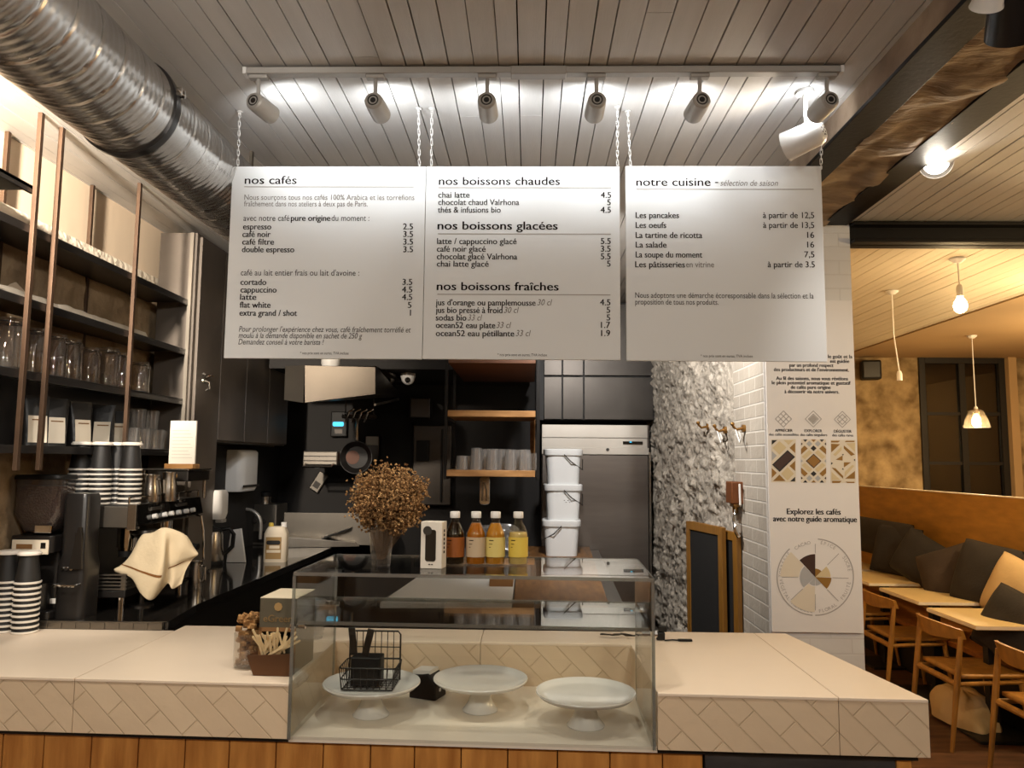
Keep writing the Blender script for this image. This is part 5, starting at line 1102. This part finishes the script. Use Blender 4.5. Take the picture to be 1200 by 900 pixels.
for i, px in enumerate((302, 311)):
    q = U(px, 610, Y=5.75); o = thing('steel_canister', ('steel canister standing behind the sink panel', 'second steel canister behind the sink panel, towards the grill')[i], 'canister', (q.x, 5.72+.0*i, BZ))
    MB().lathe([(0, 0), (.043, 0), (.045, .005), (.045, .34), (0, .345)], n=20).build('body', 'steel', o); MB().lathe([(.046, .345), (.046, .37), (.03, .38), (0, .38)], n=20).build('lid', 'black_plastic', o)
# ---------------------------------------------------------------- kitchen behind the counter
# range hood
hd = thing('range_hood', 'brushed steel range hood with dark slanted underside', 'range hood', (0, 0, 0))
hy = 4.45; A = [U(x, y, Y=hy) for x, y in ((357, 428), (440, 430), (440, 462), (357, 472))]
m = MB(); m.add([(p.x, hy, p.z) for p in A]+[(p.x, hy+.012, p.z) for p in A], [(0, 1, 2, 3), (4, 7, 6, 5), (0, 4, 5, 1), (1, 5, 6, 2), (2, 6, 7, 3), (3, 7, 4, 0)]); m.build('front_panel', 'hood_steel', hd, smooth=0, bev=.002)
x0, x1 = A[0].x, A[1].x; zt = A[0].z
m = MB(); m.add([(x0-.13, hy+.05, zt), (x0, hy, zt), (x0, hy, A[3].z), (x0-.13, hy+.05, A[3].z+.02), (x0-.13, hy+.9, zt), (x0-.13, hy+.9, 2.2)], [(0, 1, 2, 3), (0, 3, 5, 4)]); m.build('side_panel', 'steel_dull', hd, smooth=0)
m = MB(); m.add([(x0-.13, hy+.05, zt), (x1, hy+.01, zt), (x1+.02, hy+.95, zt), (x0-.13, hy+.95, zt)], [(0, 1, 2, 3)]); m.build('top_panel', 'steel_dull', hd, smooth=0)
B2 = U(467, 468, Y=hy+.9)
m = MB(); m.add([(x0, hy+.013, A[3].z), (x1, hy+.013, A[2].z), (B2.x, hy+.9, B2.z+.02), (x0-.1, hy+.9, B2.z+.06), (x1, hy+.014, zt), (B2.x, hy+.9, B2.z+.05)], [(0, 1, 2, 3), (1, 4, 5, 2)]); m.build('underside', 'steel_dark', hd, smooth=0)
m = MB(); m.tube([(x1, hy+.02, A[2].z-.06), (B2.x, hy+.9, B2.z+.0)], .008, 8); m.build('grease_rail', 'steel_dull', hd)
lc = U(385, 424, Y=hy+.05); MB().lathe([(0, 0), (.05, 0), (.055, .02), (.055, .10), (0, .10)], (lc.x, hy+.10, zt+.002), n=20).build('duct_collar', 'white_metal', hd)
lamp('added_hood_light', 'SPOT', (x0+.15, hy+.55, 2.10), 5, (1, .9, .78), (x0+.0, hy+.7, 1.1), 140, .7, .04)  # lamp added under the hood to light the worktop
# hanging utensils, blue display and dark gear at the back
def dev(name, label, cat, px, py, Y, w_, h_, d_, mat, rot=0, extra=None):
    c = U(px, py, Y=Y); t = thing(name, label, cat, c); q = Matrix.Rotation(rot, 4, 'Y')
    MB().box(-w_/2, w_/2, 0, d_, -h_/2, h_/2, q).build('body', mat, t, smooth=0, bev=min(.008, h_*.2))
    if extra: extra(t, q)
    return t
def ex_display(t, q):
    MB().prism(rect2(-.048, .04, -.018, .018, .012), 0, .002, q @ Matrix.Translation((0, -.001, 0)) @ Matrix.Rotation(R(90), 4, 'X')).build('display', 'blue_screen', t)
    m = MB(); m.box(-.03, .03, -.003, 0, -.075, -.04, q); m.build('keypad', 'steel_dark', t)
dev('oven_controller', 'dark oven controller with a glowing blue display under the hood', 'controller', 397, 497, 6.045, .13, .20, .05, 'black_plastic', 0, ex_display)
def ex_press(t, q):
    MB().box(-.12, .12, -.006, 0, .012, .018).box(-.12, .12, -.006, 0, -.02, -.014).build('rib', 'steel_dark', t, smooth=0)
    MB().tube([(-.1, 0, -.04), (-.1, -.07, -.06), (.1, -.07, -.06), (.1, 0, -.04)], .009, 8).build('handle', 'chrome', t)
dev('contact_grill', 'ribbed grey contact grill on the dark shelf under the hood', 'grill', 375, 537, 5.5, .25, .10, .3, 'steel_dull', 0, ex_press)
def ex_rack(t, q):
    m = MB(); [m.tube([(-.09+.045*i, 0, -.04), (-.06+.045*i, -.03, .03), (-.03+.045*i, -.01, .05)], .008, 8) for i in range(4)]; m.build('cutlery', 'steel', t); m = MB(); [m.cyl((x, .03, .015), (x, .03, .24), .004) for x in (-.1, .1)]; m.build('hanger', 'steel_dark', t)
dev('utensil_rack', 'small rack of steel ladles hanging below the hood rail', 'rack', 420, 488, 5.4, .24, .03, .06, 'steel_dark', 0, ex_rack)
dev('kitchen_scale', 'small grey kitchen scale tipped against the black wall', 'scale', 373, 565, 6.065, .085, .16, .03, 'steel_dull', .55, lambda t, q: MB().box(-.025, .025, -.002, 0, -.05, .0, q).build('display', 'lamp_dark', t, smooth=0))
dev('equipment_cabinet', 'dark grey steel equipment cabinet on the back wall behind the flowers', 'cabinet', 506, 545, 5.975, .30, .62, .12, 'steel_dark', 0, lambda t, q: MB().box(-.12, -.02, -.03, 0, .03, .19).box(.07, .085, -.02, 0, -.28, .28).build('switch_panel', 'black_plastic', t, smooth=0, bev=.004))
dev('breaker_box', 'small grey box high on the black back wall under the cameras', 'box', 492, 478, 5.905, .16, .16, .08, 'steel_dark', 0, lambda t, q: MB().box(-.07, .07, -.004, 0, -.07, .07).build('cover', 'panel_black', t, smooth=0, bev=.002))
dev('control_box', 'grey control box beside the hanging cable in the dark kitchen', 'box', 436, 525, 6.015, .11, .20, .08, 'steel_dark', 0, lambda t, q: MB().box(-.05, .05, -.004, 0, .02, .09).build('cover', 'steel_dull', t, smooth=0, bev=.002))
q = U(418, 536, Y=5.6); fp = thing('frying_pan', 'black frying pan with orange centre hanging in the dark kitchen', 'pan', q)
MB().axis([(0, .004), (.08, .004), (.115, -.03), (.12, -.03), (.085, .012), (0, .012)], (0, 0, 0), (0, 1, 0), 28).build('pan', 'black_satin', fp)
MB().axis([(0, .0005), (.05, .0005), (.05, .003), (0, .003)], (-.03, 0, .0), (0, 1, 0), 20).build('base_plate', 'orange_pan', fp)
MB().tube([(.0, 0, .11), (.0, -.02, .2), (0, 0, .3)], .012, 8).build('handle', 'steel', fp)
q = U(418, 570, Y=5.55); m = MB(); m.tube([(.02, 0, .1), (-.01, -.01, .03), (.01, 0, -.05), (.05, 0, -.12), (.03, 0, -.22)], .012, 8); m.tube([(.05, -.02, .04), (.03, -.02, -.04), (.06, -.01, -.1)], .009, 8)
tag(m.build('hanging_cable', 'steel_dull'), 'loose grey cable hanging down beside the frying pan', 'cable').location = q
q = U(382, 612, Y=5.62); bs_ = thing('steel_tray_guard', 'wide low steel splash guard standing at the end of the worktop', 'splash guard', (q.x+.05, 5.62, BZ))
MB().box(-.36, .36, 0, .02, 0, .23).build('panel', 'steel_dull', bs_, smooth=0, bev=.004); MB().box(.33, .375, -.12, .02, 0, .16).build('side_panel', 'steel_dull', bs_, smooth=0, bev=.004)
gt = U(385, 636, Z=BZ); gr = thing('countertop_grill', 'flat steel grill plate with a slanted grated top on the worktop', 'grill', (gt.x-.02, gt.y-.05, BZ), .25)
MB().prism([(-.25, 0), (.25, 0), (.22, .03), (-.25, .075)], 0, .26, Matrix.Rotation(R(90), 4, 'X')).build('body', 'steel_dull', gr, smooth=0, bev=.003)
m = MB(); q_ = Matrix.Translation((.08, -.1, .06)) @ Matrix.Rotation(R(-20), 4, 'Y')
m.box(-.12, .12, -.10, .10, .02, .028, q_); m.build('grate', 'black_plastic', gr, smooth=0); m = MB(); [m.box(-.1+.1*i, -.07+.1*i, -.09, .09, .029, .034, q_) for i in range(3)]; m.box(-.1, .1, -.015, .015, .029, .035, q_); m.build('bar', 'steel', gr, smooth=0)
kb = thing('wall_ledge', 'narrow dark ledge carrying spice pots along the back wall', 'ledge', U(405, 622, Y=5.75)); MB().box(-.38, .28, -.05, .25, -.02, 0).build('board', 'black_satin', kb, smooth=0); MB().box(-.36, -.34, .0, .25, -.12, -.02).box(.24, .26, 0, .25, -.12, -.02).build('bracket', 'black_paint', kb, smooth=0)
for i, (px, mt, hh_, lab) in enumerate(((350, 'white_plastic', .07, 'small white pot on the dark kitchen ledge, first from the tap side'), (361, 'steel_dull', .085, 'little steel pot on the dark kitchen ledge next to the white pot'), (382, 'white_ceramic', .06, 'small white bowl-like pot in the middle of the dark ledge'), (390, 'orange_pan', .045, 'tiny orange pot on the dark ledge'), (398, 'white_plastic', .09, 'white shaker at the end of the dark ledge'))):
    q = U(px, 620, Y=5.75); o = thing('spice_pot', lab, 'pot', (q.x, 5.76, kb.location.z+.0005)); MB().lathe([(0, 0), (.024, 0), (.026, hh_*.6), (.02, hh_*.8), (0, hh_*.8)], n=16).build('body', mt, o); MB().lathe([(.021, hh_*.8), (.021, hh_), (0, hh_*1.02)], n=16).build('lid', 'white_plastic' if i % 2 else 'steel', o)
# two dome cameras
for px, mt, lab in ((478, 'white_plastic', 'white dome security camera under the black bulkhead'), (455, 'steel_dull', 'grey dome security camera left of the white one')):
    q = U(px, 447, Y=5.2); t = thing('security_camera', lab, 'camera', q, 0, 'dome cameras on the bulkhead')
    MB().lathe([(0, .055), (.05, .055), (.052, .035), (.046, .02)], n=24).build('mount', mt, t)
    MB().sphere((0, 0, .02), .045, 20, 12).build('dome', mt, t, smooth=80); MB().axis([(0, .0), (.02, 0), (.018, .006), (0, .007)], (.004, -.041, .006), (.1, -1, -.3), 16).build('lens', 'black_gloss', t)
bz = U(478, 440, Y=5.2).z
struct(MB().box(-1.72, .0, 5.0, 6.1, bz+.02, CEIL).build('wall_bulkhead', 'black_wall', smooth=0))
# panelled upper wall over the fridge
zz0 = U(700, 494, Y=5.9).z
ub = thing('upper_cabinet', 'matte dark grey cupboard run above the steel fridge', 'cabinet', (0, 0, 0))
MB().box(.06, .99, 5.92, 6.08, zz0+.01, CEIL-.02).build('body', 'black_paint', ub, smooth=0)
sx = [U(x, 450, Y=5.9).x for x in (637, 659, 684, 766)]; sy_ = U(700, 441, Y=5.9).z
for a, b in zip(sx, sx[1:]):
    for z0, z1 in ((zz0+.015, sy_-.006), (sy_+.006, CEIL-.03)): MB().box(a+.004, b-.004, 5.895, 5.918, z0, z1).build('door', 'steel_dark', ub, smooth=0, bev=.003)
# fridge
fy_ = 5.85; f0 = U(635, 497, Y=fy_); f1 = U(762, 497, Y=fy_); fzt = f0.z; fz1 = U(700, 533, Y=fy_).z; fz2 = U(700, 515, Y=fy_).z
fr = thing('fridge', 'tall stainless steel upright fridge with bright top panel', 'fridge', (f0.x, fy_, 0)); fw_ = f1.x-f0.x
MB().box(0, fw_, .05, .2, .1, fzt).build('body', 'fridge_steel', fr, smooth=0, bev=.003)
ftp = MB().box(0, fw_-.02, 0, .05, fz2+.012, fzt-.002).box(0, fw_-.02, .008, .05, fz1+.02, fz2+.012).build('top_panel', 'steel_bright', fr, smooth=0, bev=.003)
MB().box(0, fw_-.012, -.006, .05, fz1+.002, fz1+.055).build('door_rail', 'steel_bright', fr, smooth=0, bev=.003)
d0 = U(730, 520, Y=fy_); d1 = U(753, 516, Y=fy_); dz_ = d0.z
MB().box(d0.x-f0.x, d1.x-f0.x, -.003, .008, dz_-.004, dz_+.018).build('display', 'black_gloss', ftp, smooth=0); dm = U(739, 518, Y=fy_)
MB().box(dm.x-f0.x-.008, dm.x-f0.x+.008, -.0045, -.003, dm.z-.004, dm.z+.003).build('digit', 'blue_screen', ftp, smooth=0)
MB().box(.004, fw_-.02, -.02, .05, .12, fz1-.004).build('door', 'fridge_steel', fr, smooth=0, bev=.004)
MB().box(fw_-.017, fw_-.002, -.03, .03, .12, fz1+.02).build('side_trim', 'steel', fr, smooth=0)
lk = U(712, 527, Y=fy_); m = MB(); m.axis([(0, 0), (.012, 0), (.012, .012), (0, .012)], (lk.x-f0.x, -.006, lk.z), (0, -1, 0), 12); m.build('lock', 'lamp_dark', fr)
m = MB(); [m.cyl((x, .12, 0), (x, .12, .1), .02) for x in (.06, fw_-.06)]; m.build('foot', 'steel_dark', fr)
# prep counter with white slab and wooden board
pt = thing('prep_counter', 'dark kitchen prep counter topped with a long wooden board', 'counter', (0, 0, 0)); PZ_ = 1.12
MB().prism([(-.72, 3.55), (.42, 3.62), (.50, 5.80), (-.30, 5.80), (-.62, 4.3)], .1, PZ_-.045).build('carcass', 'black_paint', pt, smooth=0)
MB().prism([(-.71, 3.52), (.44, 3.6), (.52, 5.81), (-.30, 5.81), (-.62, 4.28)], PZ_-.045, PZ_-.026).build('worktop', 'black_satin', pt, smooth=0)
MB().prism([(-.066, 3.505), (.362, 3.555), (.452, 5.80), (-.07, 5.80)], PZ_-.026, PZ_).build('wooden_board', 'board_wood', pt, smooth=0, bev=.003)
MB().prism([(-.65, 3.6), (.40, 3.66), (.45, 5.75), (-.3, 5.75)], 0, .1).build('plinth', 'black_wall', pt, smooth=0)
tag(MB().prism([(-.657, 3.467), (-.072, 3.507), (-.075, 4.299), (-.60, 4.257)], PZ_-.026, PZ_).build('cutting_slab', 'white_plastic', smooth=0, bev=.004), 'large white cutting slab lying on the prep counter', 'cutting board')
tag(MB().box(-.195, -.077, 3.935, 4.12, PZ_+.0005, PZ_+.036).build('cardboard_box', ['kraft'], smooth=0, bev=.001), 'flat little cardboard box on the white cutting slab', 'box')
# plastic bag behind the bottles
m = MB()
def bagf(u, v):
    a = u*2*math.pi; r = (.20*(1-v)**.35*(1+.25*noise.noise(Vector((math.cos(a)*1.5, math.sin(a)*1.5, v*3))))); return (r*math.cos(a)*1.15+.04*noise.noise(Vector((v*5, a, 1))), r*.7*math.sin(a), .22*v+.035*noise.noise(Vector((math.cos(a)*3, math.sin(a)*3, v*5))))
m.grid(bagf, 40, 20); q = U(582, 640, Y=4.75); tag(m.build('plastic_bag', 'plastic_film', smooth=40), 'crumpled clear plastic bag on the wooden board behind the bottles', 'bag').location = (q.x, 4.75, PZ_+.012)
q = U(568, 575, Y=4.72); lad = thing('towel_roll_holder', 'chrome hanging bracket below the wooden shelf unit', 'bracket', (q.x, 4.72, q.z))
m = MB(); m.prism(rect2(-.032, .032, -.085, .085, .02), -.018, .018, Matrix.Rotation(R(90), 4, 'X')); m.build('body', 'chrome', lad, bev=.004); m = MB(); m.tube([(.012, -.022, -.06), (.012, -.03, 0), (.0, -.03, .05), (-.012, -.022, .05), (-.012, -.022, -.06)], .005, 8); m.cyl((0, 0, .085), (0, 0, .12), .012); m.build('loop', 'steel', lad)
# hanging shelf unit
sy0, sy1 = 4.6, 5.1
hx0, hx1 = U(522, 556, Y=sy0).x, U(631, 556, Y=sy0).x; z1_ = U(570, 551, Y=sy0).z; z2_ = U(570, 481, Y=sy0).z; z3_ = 2.335
hs = thing('hanging_shelf_unit', 'wooden shelves in a black steel frame hanging over the prep counter', 'shelf unit', (0, 0, 0))
for zt_, nm in ((z1_, 'shelf'), (z2_, 'shelf')): m = MB(); m.box(hx0+.006, hx1-.02, sy0, sy1, zt_-.038, zt_); m.build(nm, 'shelf_wood', hs, smooth=0, bev=.002)
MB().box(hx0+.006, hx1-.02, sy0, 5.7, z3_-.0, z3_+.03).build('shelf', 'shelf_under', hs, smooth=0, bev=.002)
for x in (hx0-.012, hx1-.012):
    for y in (sy0-.006, sy1-.012): m = MB(); m.box(x, x+.018, y, y+.018, z1_-.05, CEIL); m.build('post', 'steel_black', hs, smooth=0)
m = MB(); [m.box(x, x+.018, sy0, sy1, z-.056, z-.038) for x in (hx0-.012, hx1-.012) for z in (z1_, z2_)]; m.build('side_rail', 'steel_black', hs, smooth=0)
MB().box(hx1-.05, hx1-.022, sy1-.03, sy1-.01, z1_+.002, z2_-.04).box(hx1-.026, hx1-.02, sy0+.15, sy1-.02, z1_+.002, z2_-.045).build('side_board', 'shelf_wood', hs, smooth=0)
gk = None
for i, (px, y_, h_) in enumerate(((541, 4.66, .8), (549, 4.74, .8), (558, 4.67, 1.25), (568, 4.76, 1.2), (577, 4.66, 1.2), (587, 4.74, 1.2), (598, 4.66, 1.18), (607, 4.76, 1.18), (615, 4.67, 1.18), (622, 4.77, 1.0))):
    q = U(px, 551, Y=y_)
    if gk is None:
        gk = o = tag(MB().lathe([(.036, 0), (.038, 0), (.038, .02), (.033, .105), (.0, .107), (0, .098), (.031, .098), (.0355, .02), (.036, 0)], n=16).build('tumbler', 'tumbler_bright'), 'upturned faceted tumbler in the row on the hanging wooden shelf', 'glass', 'tumblers on the hanging shelf')
    else: o = dup(gk)
    o['label'] = 'upturned tumbler on the hanging wooden shelf, %s from the equipment side' % ORD[i]; o.location = (q.x, y_, z1_+.0008); o.scale = (1, 1, h_)
# three white buckets
def bucket(z, label, flip):
    q = U(658.5, 640, Y=5.3); t = thing('bucket', label, 'bucket', (q.x+.004*flip, 5.3, z), .03*flip, 'stack of white buckets'); m = rl([(.104, .10, .0), (.118, .114, .205)]); m.build('tub', 'bucket_white', t, smooth=40)
    rl([(.128, .124, .195), (.13, .126, .20), (.13, .126, .232), (.124, .12, .238), (.112, .108, .234)]).build('lid', 'bucket_white', t, smooth=40)
    s = flip; m = MB(); m.tube([(-.13*s*0, -.13, .20), (.05*s, -.135, .15), (.13*s, -.06, .10), (.135*s, 0, .17)], .004, 6); m.build('handle', 'lamp_dark', t); return t
bucket(PZ_+.0005, 'white lidded bucket at the bottom of the stack on the wooden board', -1)
b_ = bucket(PZ_+.237, 'white lidded bucket with scribbled marks in the middle of the stack', 1)
m = MB(); [m.box(.0+.012*i, .008+.012*i, -.1105, -.1095, .13-.012*(i % 2), .134-.012*(i % 2)) for i in range(4)]; m.build('scribble', 'lamp_dark', b_, smooth=0)
bucket(PZ_+.4735, 'white lidded bucket on top of the stack before the fridge', 1)
# bin under the black worktop
q = U(268, 725, Y=3.6); bn = thing('waste_bin', 'grey waste bin standing in the shade below the black worktop', 'bin', (-1.22, 3.7, 0))
MB().lathe([(0, 0), (.12, 0), (.16, .70), (.15, .71), (.15, .7), (.11, .02), (0, .02)], n=24).build('tub', 'steel_dark', bn); MB().lathe([(.162, .70), (.165, .72), (.14, .80), (0, .84)], n=24).build('lid', 'steel_dark', bn)
